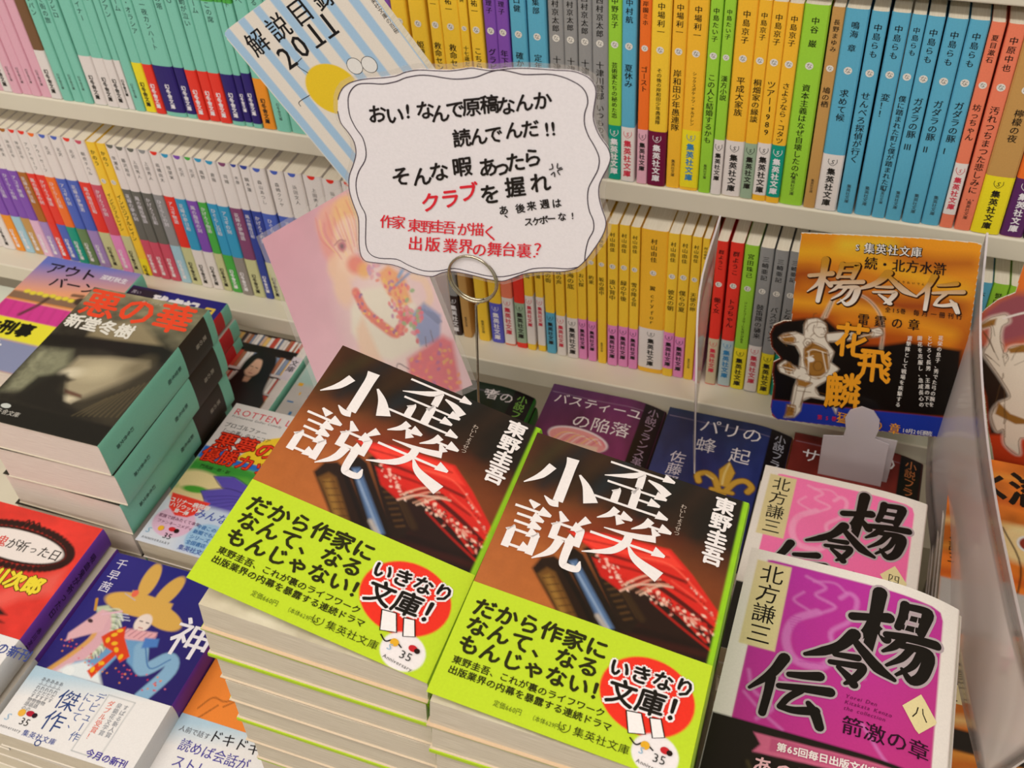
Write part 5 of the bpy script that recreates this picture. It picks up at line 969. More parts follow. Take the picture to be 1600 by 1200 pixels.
PO_TXT=[["集",12.9,85.3,6.63,0.59,-0.82,8.52,"w"],["英",20.1,86.0,6.58,0.59,-0.87,8.48,"w"],["社",27.2,86.6,6.54,0.59,-0.93,8.45,"w"],["文",34.3,87.2,6.49,0.58,-0.98,8.41,"w"],["庫",41.3,87.9,6.45,0.58,-1.03,8.38,"w"],["S",5.5,84.8,5.08,0.65,-0.73,6.52,"w"],["続",15.8,73.7,8.26,0.8,-1.06,10.74,"k"],["・",24.3,74.5,8.19,0.8,-1.14,10.69,"k"],["北",32.7,75.3,8.12,0.79,-1.22,10.64,"k"],["方",41.0,76.1,8.06,0.79,-1.3,10.59,"k"],["水",49.3,76.9,7.99,0.78,-1.38,10.54,"k"],["滸",57.4,77.7,7.93,0.77,-1.45,10.49,"k"],["全",32.4,38.2,3.62,0.32,-0.47,4.9,"k"],["1",35.6,38.5,3.61,0.32,-0.49,4.89,"k"],["5",38.7,38.7,3.6,0.32,-0.5,4.88,"k"],["巻",41.9,39.0,3.59,0.32,-0.51,4.87,"k"],["毎",50.3,39.6,3.95,0.4,-0.65,5.39,"k"],["月",55.6,40.2,3.93,0.4,-0.67,5.37,"k"],["一",60.9,40.7,3.91,0.4,-0.7,5.36,"k"],["冊",66.1,41.3,3.89,0.4,-0.72,5.34,"k"],["刊",71.3,41.8,3.87,0.4,-0.74,5.32,"k"],["行",76.5,42.3,3.85,0.39,-0.77,5.31,"k"],["雷",18.5,26.4,7.83,0.63,-0.8,10.64,"k"],["霆",29.4,27.2,7.75,0.62,-0.9,10.58,"k"],["の",40.1,28.1,7.68,0.62,-1.0,10.52,"k"],["章",50.7,29.0,7.6,0.61,-1.1,10.46,"k"],["よ",35.0,63.0,1.77,0.1,-0.21,2.34,"k"],["り",38.0,63.1,1.76,0.1,-0.21,2.33,"k"],["れ",41.0,63.3,1.76,0.1,-0.22,2.33,"k"],["い",44.0,63.5,1.75,0.1,-0.22,2.33,"k"],["で",47.0,63.6,1.75,0.1,-0.23,2.32,"k"],["ん",49.9,63.8,1.74,0.1,-0.24,2.32,"k"],["花",69.2,21.8,3.15,0.44,-0.66,4.42,"w"],["栄",69.7,17.0,3.16,0.45,-0.67,4.46,"w"],["の",70.2,12.1,3.18,0.46,-0.67,4.5,"w"],["息",70.7,7.1,3.19,0.47,-0.68,4.54,"w"],["子",71.2,2.1,3.2,0.48,-0.68,4.58,"w"],["、",71.7,-2.9,3.22,0.49,-0.69,4.62,"w"],["秀",72.2,-8.0,3.23,0.5,-0.69,4.66,"w"],["で",72.7,-13.1,3.24,0.52,-0.7,4.7,"w"],["た",73.2,-18.3,3.26,0.53,-0.7,4.74,"w"],["弓",73.7,-23.5,3.27,0.54,-0.71,4.79,"w"],["の",74.2,-28.8,3.29,0.55,-0.71,4.83,"w"],["腕",74.8,-34.1,3.3,0.56,-0.72,4.87,"w"],["を",75.3,-39.5,3.32,0.57,-0.72,4.92,"w"],["と",62.6,20.2,3.17,0.45,-0.64,4.44,"w"],["ど",63.4,15.0,3.19,0.46,-0.64,4.48,"w"],["ろ",64.2,9.7,3.2,0.47,-0.65,4.53,"w"],["く",65.1,4.3,3.21,0.48,-0.66,4.57,"w"],["長",65.9,-1.1,3.23,0.49,-0.66,4.61,"w"],["男",66.8,-6.5,3.24,0.5,-0.67,4.66,"w"],["、",67.6,-12.0,3.26,0.51,-0.68,4.7,"w"],["王",68.5,-17.6,3.27,0.53,-0.68,4.75,"w"],["進",69.4,-23.2,3.28,0.54,-0.69,4.79,"w"],["の",70.3,-28.9,3.3,0.55,-0.7,4.84,"w"],["下",71.2,-34.6,3.31,0.56,-0.7,4.89,"w"],["で",72.1,-40.4,3.33,0.58,-0.71,4.93,"w"],["開",56.4,18.7,3.2,0.45,-0.62,4.46,"w"],["花",57.5,13.5,3.21,0.46,-0.62,4.5,"w"],["を",58.6,8.3,3.22,0.47,-0.63,4.55,"w"],["克",59.7,3.0,3.23,0.48,-0.64,4.59,"w"],["服",60.8,-2.4,3.25,0.5,-0.64,4.63,"w"],["し",61.9,-7.8,3.26,0.51,-0.65,4.67,"w"],["、",63.0,-13.2,3.27,0.52,-0.66,4.72,"w"],["急",64.2,-18.7,3.29,0.53,-0.67,4.76,"w"],["成",65.3,-24.3,3.3,0.54,-0.68,4.81,"w"],["長",66.5,-29.9,3.31,0.55,-0.68,4.85,"w"],["心",67.7,-35.6,3.33,0.57,-0.69,4.9,"w"],["の",68.9,-41.3,3.34,0.58,-0.7,4.95,"w"],["遊",50.2,17.2,3.22,0.46,-0.59,4.49,"w"],["撃",50.4,12.3,3.23,0.47,-0.6,4.53,"w"],["隊",50.7,7.3,3.25,0.48,-0.6,4.57,"w"],["と",51.0,2.2,3.26,0.49,-0.6,4.61,"w"],["し",51.3,-2.9,3.28,0.5,-0.61,4.65,"w"],["て",51.6,-8.1,3.29,0.51,-0.61,4.69,"w"],["戦",51.9,-13.3,3.3,0.52,-0.62,4.74,"w"],["場",52.2,-18.5,3.32,0.53,-0.62,4.78,"w"],["を",52.5,-23.8,3.34,0.54,-0.62,4.83,"w"],["疾",52.7,-29.2,3.35,0.55,-0.63,4.87,"w"],["駆",53.0,-34.6,3.37,0.57,-0.63,4.92,"w"],["す",53.4,-40.0,3.38,0.58,-0.64,4.96,"w"],["る",53.7,-45.5,3.4,0.59,-0.64,5.01,"w"],["第",2.7,-73.2,3.65,0.41,-0.27,5.37,"r"],["5",7.8,-72.6,3.63,0.41,-0.29,5.36,"r"],["巻",12.9,-72.0,3.62,0.41,-0.32,5.34,"r"],["猛",18.6,-69.5,8.12,-0.17,-0.04,11.98,"o"],["翔",31.1,-69.7,8.06,-0.17,-0.17,11.93,"o"],["の",43.4,-70.0,7.99,-0.16,-0.29,11.89,"o"],["章",55.7,-70.2,7.93,-0.16,-0.42,11.84,"o"],["1",61.5,-69.8,3.48,0.36,-0.5,5.24,"w"],["0",64.1,-69.5,3.47,0.36,-0.51,5.23,"w"],["月",66.7,-69.2,3.46,0.36,-0.52,5.22,"w"],["2",69.3,-69.0,3.46,0.36,-0.53,5.22,"w"],["0",71.9,-68.7,3.45,0.36,-0.54,5.21,"w"],["日",74.5,-68.4,3.44,0.36,-0.55,5.2,"w"],["発",77.1,-68.2,3.43,0.35,-0.56,5.19,"w"],["売",79.7,-67.9,3.42,0.35,-0.57,5.19,"w"]]
PO_BIG=[["花",13.9,6.1,23.59,2.26,-2.39,32.58,"o"],["飛",32.1,-13.1,23.65,2.5,-2.95,33.51,"o"],["麟",14.7,-42.7,25.4,4.29,-3.5,36.65,"o"]]
PO_YOU=[["0",-4.1,53.6,32.71,2.42,-2.57,42.93,"g"],["1",28.0,54.8,28.63,2.13,-3.42,38.08,"g"],["2",61.1,57.1,27.78,2.07,-4.52,37.43,"g"]]
STRIP=[[20.3,-64.6],[22.6,-56.0],[30.0,-50.4],[38.6,-52.4],[44.0,-60.4],[45.1,-70.7],[43.7,-80.1],[54.4,-83.3],[56.4,-135.0],[9.4,-138.6],[7.7,-87.2],[21.9,-83.9],[22.5,-75.5]]
P2_OUT=[[103.8,87.3],[104.4,68.4],[96.1,61.0],[90.2,51.1],[86.6,41.5],[90.0,26.0],[94.6,14.9],[100.4,-8.9],[107.0,-23.5],[116.3,-54.9],[122.4,-70.8],[129.5,-92.5],[163.3,-81.5],[117.0,96.6],[104.1,94.0]]
P2_PUR=[[104.4,68.4],[96.1,61.0],[90.2,51.1],[86.6,41.5],[91.3,20.2],[105.5,20.6],[132.7,36.3],[123.6,71.2]]
P2_BLK=[[92.0,21.9],[106.2,17.8],[116.2,11.0],[141.6,2.0],[154.7,-48.6],[117.6,-58.0],[107.0,-23.5],[100.4,-8.9]]
P2_FIG=[[[90.0,37.9],[94.7,44.9],[99.1,48.1],[103.3,49.8],[106.1,44.6],[103.2,39.5],[104.5,29.5],[109.1,18.5],[111.1,19.0],[112.1,23.8],[118.6,26.9],[134.8,27.9],[154.7,-48.6],[137.7,-55.5],[140.7,-72.3],[129.9,-64.9],[125.4,-50.5],[121.6,-53.3],[115.1,-39.7],[116.7,-27.4],[122.4,-19.2],[113.7,-5.4],[103.2,7.7],[97.6,15.6],[99.2,25.2],[96.8,38.0],[91.6,35.3]]]
P2_FIGB=[[[110.9,22.0],[118.4,27.6],[134.5,29.3],[135.9,23.7],[121.0,21.5],[113.3,18.8]],[[116.3,-25.9],[126.1,-34.8],[135.4,-37.2],[149.8,-29.7],[151.8,-37.5],[131.5,-43.5],[116.8,-37.5]],[[90.0,37.9],[95.0,43.5],[98.6,45.8],[98.9,40.0],[91.6,35.3]]]
P2_SW=[[102.5,46.7],[112.2,53.2],[126.3,60.7]]
AC=[[634,[71.1,-620.9],[71.8,-444.6]],[590,[76.3,-643.7],[77.5,-479.8]],[540,[86.3,-654.2],[88.7,-509.0]],[470,[91.9,-624.8],[97.0,-506.3]],[400,[95.7,-583.1],[102.5,-486.2]],[330,[96.7,-533.4],[105.8,-456.9]],[270,[94.4,-479.1],[109.2,-430.0]]]
AC2=[[634,[-105.9,-663.4],[-99.5,-462.3]],[600,[-99.6,-658.6],[-104.0,-503.6]],[560,[-90.5,-650.3],[-94.8,-554.9]]]

# ------------------------------------------------------------------ cards, holders, clear sheets
def inset_poly(pts, d):
    P = np.array(pts, float); c = P.mean(0); v = P-c; return c+v*(1+d/np.linalg.norm(v, axis=1, keepdims=True))
def slab(name, pts, y0, y1, m, parent, col='f0e8e4'):
    """upright plate: outline in (x, z) mm, thickness between y0 (front) and y1"""
    P = [tuple(p) for p in pts]
    if P[0] == P[-1]: P = P[:-1]
    n = len(P); mb = MB()
    from mathutils.geometry import tessellate_polygon
    tri = tessellate_polygon([[Vector((a, b, 0)) for a, b in P]])
    vs = [(a, y0, b) for a, b in P]+[(a, y1, b) for a, b in P]
    fs = [tuple(t) for t in tri]+[tuple(n+i for i in reversed(t)) for t in tri]+[(i, (i+1) % n, n+(i+1) % n, n+i) for i in range(n)]
    mb.add(vs, fs, lin(col)); return mb.build(name, m, parent)
INKC = dict(k='221c1c', r='e02a3a', w='f2eee8', o='f2a428', g='c8a050')
def letters(L, rows, bold=0., jit=0.):
    r = random.Random(2)
    for ch, cx, cz, ax, az, bx, bz, c in rows:
        g, f, adv = glyph(ch, bold, 2); L.l += .004
        L.mb.add([L.S(cx+ax*x+bx*y, cz+az*x+bz*y, L.l+q) for (x, y), q in zip(g, glift(ch, bold)+np.zeros(len(g)))], f, lin(INKC[c]))
# message card, hand lettered, laminated, held by the ring of a wire stand
OX, OZ = -160, -260
pc = empty('message_card', M3(OX, 352, OZ), label='white cloud-shaped card hand-lettered in black and red, in the wire ring', cat='card')
PS = lambda x, z, l: (x, -.4-l, z)
slab('card', POP_OUT, -.35, .35, MATTE, pc, 'ece6ea')
film = slab('laminate_film', inset_poly(POP_OUT, 2.4), .36, .5, FILM, pc)
L = Lettering(PS, .05)
P = [tuple(p) for p in POP_OUT]; L.st(P, [.42]*len(P), '4a3c4c', n=3)
for q in POP_IN: L.st([tuple(p) for p in q], [.45]*len(q), '3a2c3c', n=3)
L.build('drawn_border', pc)
L = Lettering(PS, .08); letters(L, [r for r in POP_TXT if r[7] == 'k' or abs(r[3]) > 9], .026); letters(L, [r for r in POP_TXT if not (r[7] == 'k' or abs(r[3]) > 9)], .018)
for q in POP_ANG: L.st([tuple(p) for p in q], [.5]*len(q), INKC['k'], n=4)
L.build('hand_lettering', pc)
ws = empty('wire_card_stand', M3(-166.5, 353.5, TZ), label='steel wire stand with round ring clip holding the message card', cat='card stand')
def tube(name, pts, r, parent, closed=False, seg=10):
    P = [Vector(p) for p in pts]; n = len(P); mb = MB(); vs = []; fs = []
    for i, p in enumerate(P):
        a = P[(i-1) % n] if (closed or i) else p; b = P[(i+1) % n] if (closed or i < n-1) else p
        t = (b-a).normalized(); u = t.cross(Vector((0, 1, .01))).normalized()
        if u.length < .5: u = Vector((1, 0, 0))
        w = t.cross(u)
        for k in range(seg):
            th = 2*math.pi*k/seg; q = p+u*(r*math.cos(th))+w*(r*math.sin(th)); vs.append(tuple(q))
    for i in range(n if closed else n-1):
        for k in range(seg): fs.append((i*seg+k, i*seg+(k+1) % seg, ((i+1) % n)*seg+(k+1) % seg, ((i+1) % n)*seg+k))
    mb.add(vs, fs, lin('b0a890')); return mb.build(name, STEEL, parent, smooth=True)
RC = (W_ring[0]+OX+166.5, W_ring[1]+OZ-TZ)
R_ = 11.6
for dy in (-2.2, -.6):
    tube('ring', [(RC[0]+R_*math.cos(a)*.98, dy-1+.5*math.sin(a), RC[1]+R_*1.08*math.sin(a)) for a in np.linspace(-math.pi/2, 1.5*math.pi, 40, endpoint=False)], .62, ws, True)
tube('wire', [(RC[0]+4.5, -2.4, RC[1]-R_*1.05+1), (RC[0]+1.6, -2.2, RC[1]-R_*1.08-1.4), (RC[0]-.6, -1, RC[1]-R_*1.08-4.5), (-.8, 0, 380), (0, 0, 3)], .62, ws)
mb = MB(); k = 32; vs = [(24*math.cos(a), 24*math.sin(a)+0, z) for z in (0, 3) for a in np.linspace(0, 2*math.pi, k, endpoint=False)]
mb.add(vs, [tuple(range(k, 2*k)), tuple(range(k-1, -1, -1))]+[(i, (i+1) % k, k+(i+1) % k, k+i) for i in range(k)], lin('b0a890')); mb.build('base_disc', STEEL, ws)

# striped booklet standing skewed in front of the upper shelf
C0 = BK['c']; EW = BK['ew']; ED = BK['ed']; BW = BK['w']; BH = 160.
bk = empty('striped_booklet', M3(C0[0], 560, C0[1]), label='blue and white striped booklet with yellow disc, tilted behind the message card', cat='booklet')
def BS(u, v, l): return (EW[0]*u+ED[0]*v, -l, EW[1]*u+ED[1]*v)
c = Canvas(BW, BH, .62, 'ece4d8')
for k in range(8): c.rect(.8+k*16.1, 0, 7.6+k*16.1, BH, 'a9cbe8', .4)
c.ell(44, 67, 20, 18, 'f0cc2c', .6); r_ = c.mask([(BW, 0)]*3) if False else None
keep = ~((c.U < 4) & (c.V < 4) & ((c.U-4)**2+(c.V-4)**2 > 16))
c.build('cover', BS, PRINT, bk, keep=keep, thick=0)
L = Lettering(BS, .08)
L.h('解説目録', 8, 17.4, 17.5, '1c1a1c', .012, 1.0, 1.24); [L.ch(q, u, v, 21, '1c1a1c', .012) for q, u, v in zip('2011', (29.5, 44.5, 59, 72), (34.6, 33.4, 32.6, 32.2))]; [L.st([(u-4.6, v+7.3), (u+5.4, v+7.3)], [1.6, 1.6], '1c1a1c') for u, v in ((59, 32.6), (72, 32.2))]
L.st([(25, 62), (14, 62), (12.5, 65)], [.5]*3, '2a2624'); L.st([(36, 50), (33, 42), (40, 40)], [.5]*3, '2a2624')
for u, v in ((70, 62), (80, 66)):
    a = np.linspace(0, 2*math.pi, 14); L.poly2(np.array([(u+5.5*math.cos(t), v+5.5*math.sin(t)) for t in a[:-1]]), [tuple(range(13))], 'eceae6'); L.st([(u+5.5*math.cos(t), v+5.5*math.sin(t)) for t in a], [.4]*14, '3a3634', n=2)
L.vert('ナツの一冊フェア集英社文庫の百冊', BW-2.2, 2, 3.6, '3a3634', .0); L.build('title_lettering', bk)
mb = MB(); a = [BS(u, v, l) for l in (-.3, -6) for u, v in ((.5, 2.5), (2.5, .5), (BW, .5), (BW, BH-.5), (.5, BH-.5))]
mb.add(a, [(5, 6, 7, 8, 9), (0, 1, 6, 5), (1, 2, 7, 6), (2, 3, 8, 7), (3, 4, 9, 8), (4, 0, 5, 9), (0, 4, 3, 2, 1)], lin('e8d8b4')); mb.build('page_block', PAGEV, bk)
# its holder: a clear back strip standing on the table edge
mb = MB(); p = BS(20, BH-6, -8); q = BS(BW-30, BH-4, -8); mb.box(122, 134, 6.6, 8.2, TZ-C0[1], -100, lin('d8d0c8')); mb.build('holder_strip', CLIP, bk)

# pink picture card leaning back
PO, PA, PB = PK['o'], Vector(PK['a']), Vector(PK['b']); PN = PA.cross(PB).normalized()
if PN.y > 0: PN = -PN
pk = empty('pink_picture_card', M3(*PO), label='laminated pink card painted with an orange-haired figure, left of the wire stand', cat='card')
def KS(u, v, l): q = PA*u-PB*v+PN*l; return tuple(q)
c = Canvas(108.5, 148, .7, 'dca4b4'); c.grad('d898ac', 'ecc8d0', 10, 20, 100, 120); c.grain(5, .05, 20)
c.ell(70, 90, 30, 52, 'f0dcd4', soft=14, a=.8)
c.poly([(46, 70), (58, 62), (72, 66), (88, 74), (94, 96), (84, 112), (60, 112), (44, 100), (40, 84)], 'ece4d2', 2)           # pale blouse
c.poly([(44, 84), (52, 78), (54, 112), (50, 148), (30, 148), (36, 110)], 'f0c8a8', 2.2, .8)
for (u, v, rx, ry, col, ro) in [(60, 14, 16, 13, 'eca890', 0), (52, 24, 10, 15, 'e89488', .3), (70, 12, 12, 10, 'f0bc70', -.2), (66, 26, 12, 11, 'f4d4c0', 0), (58, 32, 8, 9, 'f0c8b0', 0),
                                (48, 42, 8, 9, 'f0c4a0', .3), (56, 44, 8, 10, 'f4d0b4', 0), (62, 46, 7, 6, 'e86a50', .4), (66, 52, 5, 5, 'f0b040', 0), (46, 56, 7, 12, 'f0c8a8', .1)]:
    c.ell(u, v, rx, ry, col, ro, 2.2, .9)
for k in range(14): c.line([(46+k*2.2, 6+(k % 4)*3), (44+k*2.4, 20), (50+k*1.6, 32+(k % 3)*3)], .8, ['e0705c', 'f4d080', 'd86a80', 'f0a070'][k % 4], .7, .6)
c.ell(57, 31, 3.2, 3.4, 'b8486c', 0, 1, .9); c.ell(57, 31, 1.4, 1.6, '6a2040', 0, .5); c.line([(52, 28), (57, 26.6), (61, 29)], .8, 'a0405a', .9)
c.line([(54, 62), (56, 76), (64, 90), (72, 98), (84, 88)], 6, 'e45a3c', .95, 1); rs = np.random.RandomState(6)
for k in range(46):
    t = rs.rand()*4; i = int(t); q = [(54, 62), (56, 76), (64, 90), (72, 98), (84, 88)]; a = np.array(q[i])*(1-t+i)+np.array(q[i+1])*(t-i); c.ell(a[0]+rs.randn()*1.4, a[1]+rs.randn()*1.4, 1.1, .8, ['f0c040', '8a3c90', 'f07a4c', 'e83c50'][k % 4], rs.rand()*3)
c.poly([(74, 58), (84, 56), (92, 68), (90, 84), (80, 84), (76, 72)], 'f0a040', 1.6, .9)
c.line([(98, 70), (104, 76), (103, 88), (92, 92)], 5, 'f0cdb0', .9, 1.2)
for k in range(40): c.ell(80+rs.randn()*4, 74+rs.randn()*9, 1.5, 1, ['f0c040', 'e8704c', 'b05aa0', 'e84c5c'][k % 4], rs.rand()*3, a=.85)
c.poly([(84, 92), (98, 88), (106, 100), (98, 116), (84, 112)], '6c86c0', 1.4, .9)
for k in range(4): c.line([(94+k*2.4, 90+k*2), (102+k, 104)], .7, '3a548c', .8)
for k in range(50): c.ell(86+rs.randn()*6, 92+rs.randn()*6, 1.8, 1.3, ['e84c6c', 'd83858', 'f0705c', '8ab070', 'e88a9c'][k % 5], rs.rand()*3, a=.9)
c.line([(88, 66), (98, 60), (102, 58)], 2.4, '5a9cd0', .9, .8); c.line([(84, 70), (100, 66)], 1.6, '4c84c0', .9, .8)
for k in range(16): c.ell(72+rs.randn()*4, 54+rs.randn()*3, 2, 1.3, ['d88ab0', 'c8a0c0', 'e8a0a8'][k % 3], rs.rand()*3, a=.8)
c.poly([(72, 116), (102, 112), (107, 118), (100, 148), (60, 148)], 'e0405c', 2, .95)
for k in range(70): c.ell(66+rs.rand()*38, 116+rs.rand()*30, 1.6, 1., ['f08a3c', 'b03c90', 'f0585c', 'e8a838'][k % 4], rs.rand()*3, a=.85)
c.line([(88, 114), (90, 108)], .5, '4a2030'); c.line([(94, 113), (95, 106)], .5, '4a2030'); c.line([(60, 122), (64, 116), (70, 122)], .6, '5a3048')
c.build('picture', KS, PRINT, pk, edge='ece4e0', thick=.4, inner='ece4e0')
mb = MB(); vs = [KS(u, v, l) for l in (.12, .3) for u, v in ((-3.5, -3.5), (112, -3.5), (112, 151.5), (-3.5, 151.5))]
mb.add(vs, [(0, 3, 2, 1), (4, 5, 6, 7), (0, 1, 5, 4), (1, 2, 6, 5), (2, 3, 7, 6), (3, 0, 4, 7)], lin('e8e0dc')); mb.build('laminate_film', FILM, pk)
q = PA*55-PB*140-PN*1.; mb = MB(); mb.box(q.x-20, q.x+20, q.y+6, q.y+7.2, TZ-PO[2], q.z+14, lin('d8d0c8')); mb.build('holder_strip', CLIP, pk)

# cut-out poster cards in front of the lower shelf
def poster(name, label, outl, y, fills, grads, ox=-10, oz=-530, step=.62):
    e = empty(name, M3(ox, y, oz), label=label, cat='poster'); P = np.array(outl); x0, z0 = P.min(0); x1, z1 = P.max(0)
    c = Canvas(x1-x0, z1-z0, step, 'e88c2c'); tr = lambda pts: [(a-x0, z1-b) for a, b in pts]
    grads(c, tr)
    S = lambda u, v, l: (x0+u, -l, z1-v)
    keep = c.sd(tr(outl)) < .25
    c.build('picture', S, PRINT, e, keep=keep, thick=0, smooth=False)
    slab('backing_card', outl, .05, .9, MATTE, e, 'e0d4c4'); return e
def g1(c, tr):
    c.grad('f2a026', 'a83c12', 60, 0, 50, 100); w = c.w
    for q, col, a in (([(0, 30), (40, 24), (115, 38)], 'f0b428', .8), ([(0, 62), (20, 44), (60, 60), (115, 52)], '8e2c14', .7), ([(70, 14), (90, 20), (115, 16)], '9c3a18', .6), ([(10, 70), (60, 66), (115, 76)], 'f0a828', .8), ([(40, 16), (66, 12)], 'ecd038', .7), ([(50, 78), (90, 74), (115, 84)], 'e89020', .7)):
        c.line(q, 11, col, a, 5)
    c.poly(tr(PO_BLK), '120e0c', 1.8); c.poly(tr(PO_BL), '2038a4', .6)
    for q in PO_BOW: c.line(tr(q), 2.2, 'f0dcc0', .7, .8); c.line(tr(q), .7, '3a2418', .8)
    for q in PO_FIG: c.poly(tr(q), 'e8e0d0', .9)
    for q in PO_FIGB: c.poly(tr(q), 'a07030', .8)
    for q in PO_LN: c.line(tr(q), .55, '6a4520', .95, .4)
    for q in PO_LW: c.line(tr(q), .7, 'f4ecdc', .9, .4)
    rs = np.random.RandomState(3); T = [tr(q) for q in PO_FIG]
    for q in T+[tr(q) for q in PO_FIGB]: c.line(q+[q[0]], .5, '7a5228', .9)
    f = T[0]; m = np.mean(f, 0)
    for k in range(14):
        a = np.array(f[rs.randint(len(f))]); b = a+(m-a)*(.1+.25*rs.rand()); c.line([a, (a+b)/2+rs.randn(2)*.6, b], .35, '7a5228', .8)
    c.ell(*(np.array(tr(PO_FIGB[0][:1])[0])+[6, 9]), 2.4, 2.4, 'f0ece4')
p1 = poster('warrior_poster', 'orange cut-out promotional card of an archer with black lower half, before the lower shelf', PO_OUT, 600, None, g1)
FS = lambda x, z, l: (x, -l, z)
L = Lettering(FS, .1)
for off, col in (((.6, -.6), '3a1c08'), ((0, 0), None)):
    for key, row, (fx, fy) in zip(('楊', '令', '伝'), PO_YOU, ((1.02, .84), (1.25, .72), (1.0, .74))):
        _, cx, cz, ax, az, bx, bz, _c = row; ax *= fx; az *= fx; bx *= fy; bz *= fy
        for pts, ws in BRUSH[key]:
            v, f = ribbon([((p[0]-50)/100, (50-p[1])/100) for p in pts], [(q+(4 if col else 0))/100 for q in ws], 6, True); L.l += .003
            cols = [lin(col)]*len(v) if col else [lin('c8902c')*(max(0, min(1, .5+1.4*y)))+lin('f0e8dc')*(1-max(0, min(1, .5+1.4*y))) for x, y in v]
            L.mb.add([FS(cx+off[0]+ax*x+bx*y, cz+off[1]+az*x+bz*y, L.l) for x, y in v], f, np.array(cols))
rowsk = [r for r in PO_TXT if r[7] != 'w' or True]
sh = [[r[0], r[1]+.25, r[2]-.25]+r[3:7]+['k'] for r in PO_TXT if r[7] in 'wo']
letters(L, [r for r in sh if r[0] in '集英社文庫S'], .07); L.l += .08; letters(L, PO_TXT, .018)
letters(L, [[r[0], r[1]+.5, r[2]-.5]+r[3:7]+['k'] for r in PO_BIG], .05); L.l += .08; letters(L, PO_BIG, .022)
L.build('lettering', p1)
def g2(c, tr):
    c.grad('e87c30', 'c8401c', 10, 0, 20, 150); c.poly(tr(P2_PUR), '8a4a5c', 4, .9); c.line(tr([P2_PUR[3], P2_PUR[5], P2_PUR[6]]), 10, 'd86a2c', .6, 5); c.poly(tr(P2_BLK), '14100e', 2)
    for q in P2_FIG: c.line(tr(q)+tr(q)[:1], 3, 'f0e4d4', .6, 1.2); c.poly(tr(q), 'e4dac8', .8); c.line(tr(q)+tr(q)[:1], .5, '5a4428', .9)
    for q in P2_FIGB: c.poly(tr(q), '94682c', .8)
    c.line(tr(P2_SW), 1.6, 'e8e0d8'); f = tr(P2_FIG[0]); m = np.mean(f, 0); rs = np.random.RandomState(4)
    for k in range(20):
        a = np.array(f[rs.randint(len(f))]); b = a+(m-a)*(.3+.5*rs.rand()); c.line([a+(m-a)*.1, (a+b)/2+rs.randn(2), b], .4, '5a4428', .8)
    h = np.array(tr([P2_FIG[0][12]])[0]); c.line([h+[1, 3], h+[4, 4]], .6, '2a1c10'); c.line([h+[7, 4], h+[10, 3]], .6, '2a1c10'); c.line([h+[4, 10], h+[7, 10.5]], .6, '2a1c10')
p2 = poster('warrior_poster', 'orange and purple cut-out promotional card of a swordsman at the right edge', P2_OUT, 600, None, g2)
# frosted strip holding the archer card, on its own foot
fs = empty('plastic_card_holder', M3(-10, 596, -530), label='frosted plastic strip with round head holding the archer card', cat='card holder')
slab('strip', [p for p in STRIP], -.8, 0, CLIP, fs)
mb = MB(); mb.box(14, 52, -.8, 0, TZ+530, -160, lin('d0c8c0')); mb.box(14, 52, -.8, 30, TZ+530-1.2+1.2, TZ+530+1.2, lin('d0c8c0')); mb.build('foot', CLIP, fs)
for nm, x in ((p1, 20), (p2, 118)):
    mb = MB(); mb.box(x+10, x+40, 1, 1.9, TZ+530, -84, lin('d0c8c0')); mb.build('holder_strip', CLIP, nm)

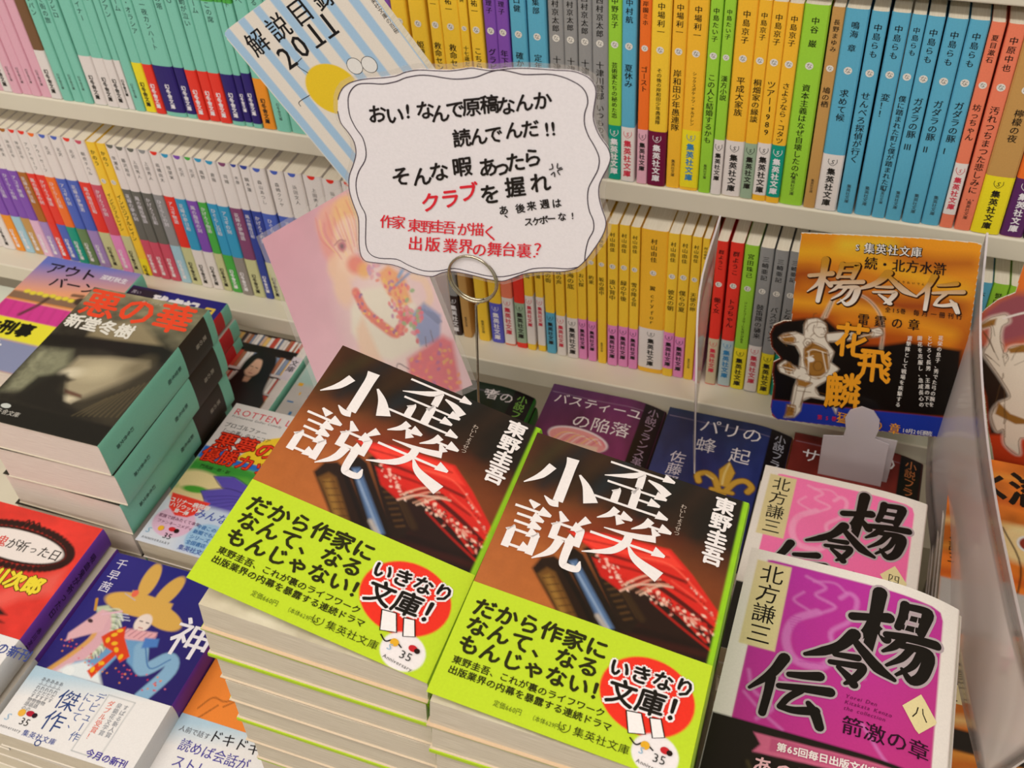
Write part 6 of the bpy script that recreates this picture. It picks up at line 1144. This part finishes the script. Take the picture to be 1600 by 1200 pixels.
# clear divider sheets
def sheet(label, rows, thick=1.2, sub=5):
    e = empty('clear_divider_sheet', M3(rows[0][1][0], rows[0][0], rows[0][1][1]), label=label, cat='divider'); o = np.array([rows[0][1][0], rows[0][0], rows[0][1][1]])
    A, _ = spline([(r[0], r[1][0], r[1][1], r[2][0], r[2][1]) for r in rows], [1]*len(rows), sub)
    mb = MB(); K = 6; vs = []
    for sgn in (0, thick):
        for y, xb, zb, xt, zt in A:
            for k in range(K+1): t = k/K; vs.append((xb+(xt-xb)*t+sgn-o[0], y-o[1], zb+(zt-zb)*t-o[2]))
    n = len(A); H = n*(K+1); ix = lambda s_, i, k: s_*H+i*(K+1)+k; fsx = []
    for i in range(n-1):
        for k in range(K): fsx += [(ix(0, i, k), ix(0, i, k+1), ix(0, i+1, k+1), ix(0, i+1, k)), (ix(1, i, k), ix(1, i+1, k), ix(1, i+1, k+1), ix(1, i, k+1))]
        for k in (0, K): fsx.append((ix(0, i, k), ix(0, i+1, k), ix(1, i+1, k), ix(1, i, k)))
    for i in (0, n-1):
        for k in range(K): fsx.append((ix(0, i, k), ix(1, i, k), ix(1, i, k+1), ix(0, i, k+1)))
    mb.add(vs, fsx, lin('d8d0c8')); mb.build('sheet', ACRYL, e, smooth=True)
    # pale strip laid along the top edge in place of its glint
    tp = [(A[i][3]+thick/2-o[0], A[i][0]-o[1], A[i][4]-o[2]) for i in range(n)]
    mb = MB()
    for i in range(n-1):
        a, b = tp[i], tp[i+1]; mb.add([(a[0]-.7, a[1], a[2]), (a[0]+.7, a[1], a[2]), (b[0]+.7, b[1], b[2]), (b[0]-.7, b[1], b[2]), (a[0]-.7, a[1], a[2]+.8), (a[0]+.7, a[1], a[2]+.8), (b[0]+.7, b[1], b[2]+.8), (b[0]-.7, b[1], b[2]+.8)], [(4, 5, 6, 7), (0, 4, 7, 3), (1, 2, 6, 5)], lin('e8e0dc'))
    mb.build('edge_glint', CLIP, e)
sheet('large clear bent plastic divider at the right, orange books seen through it', AC)
sheet('narrow clear plastic divider seen nearly edge-on beside the red spines', AC2)
# shelf ticket at the far left
e = empty('shelf_ticket', M3(-806, 640, -700), label='pale card with round mark at the far left under the shelf edge', cat='card')
mb = MB(); mb.box(-44, 8, -24, 12, 0, 2, lin('e2e6d8')); mb.build('card', MATTE, e)
L = Lettering(lambda x, y, l: (x, y, 2+l), .1); a = np.linspace(0, 2*math.pi, 14); L.st([(-6+3*math.cos(t), -4+3.4*math.sin(t)) for t in a], [1.4]*14, '9a9a80', n=2); L.build('printed_mark', e, MATTE)
mb = MB(); mb.box(-50, 10, -28, 14, TZ+700, -.2, lin('e0d8c6')); mb.build('block', BOARD, e)
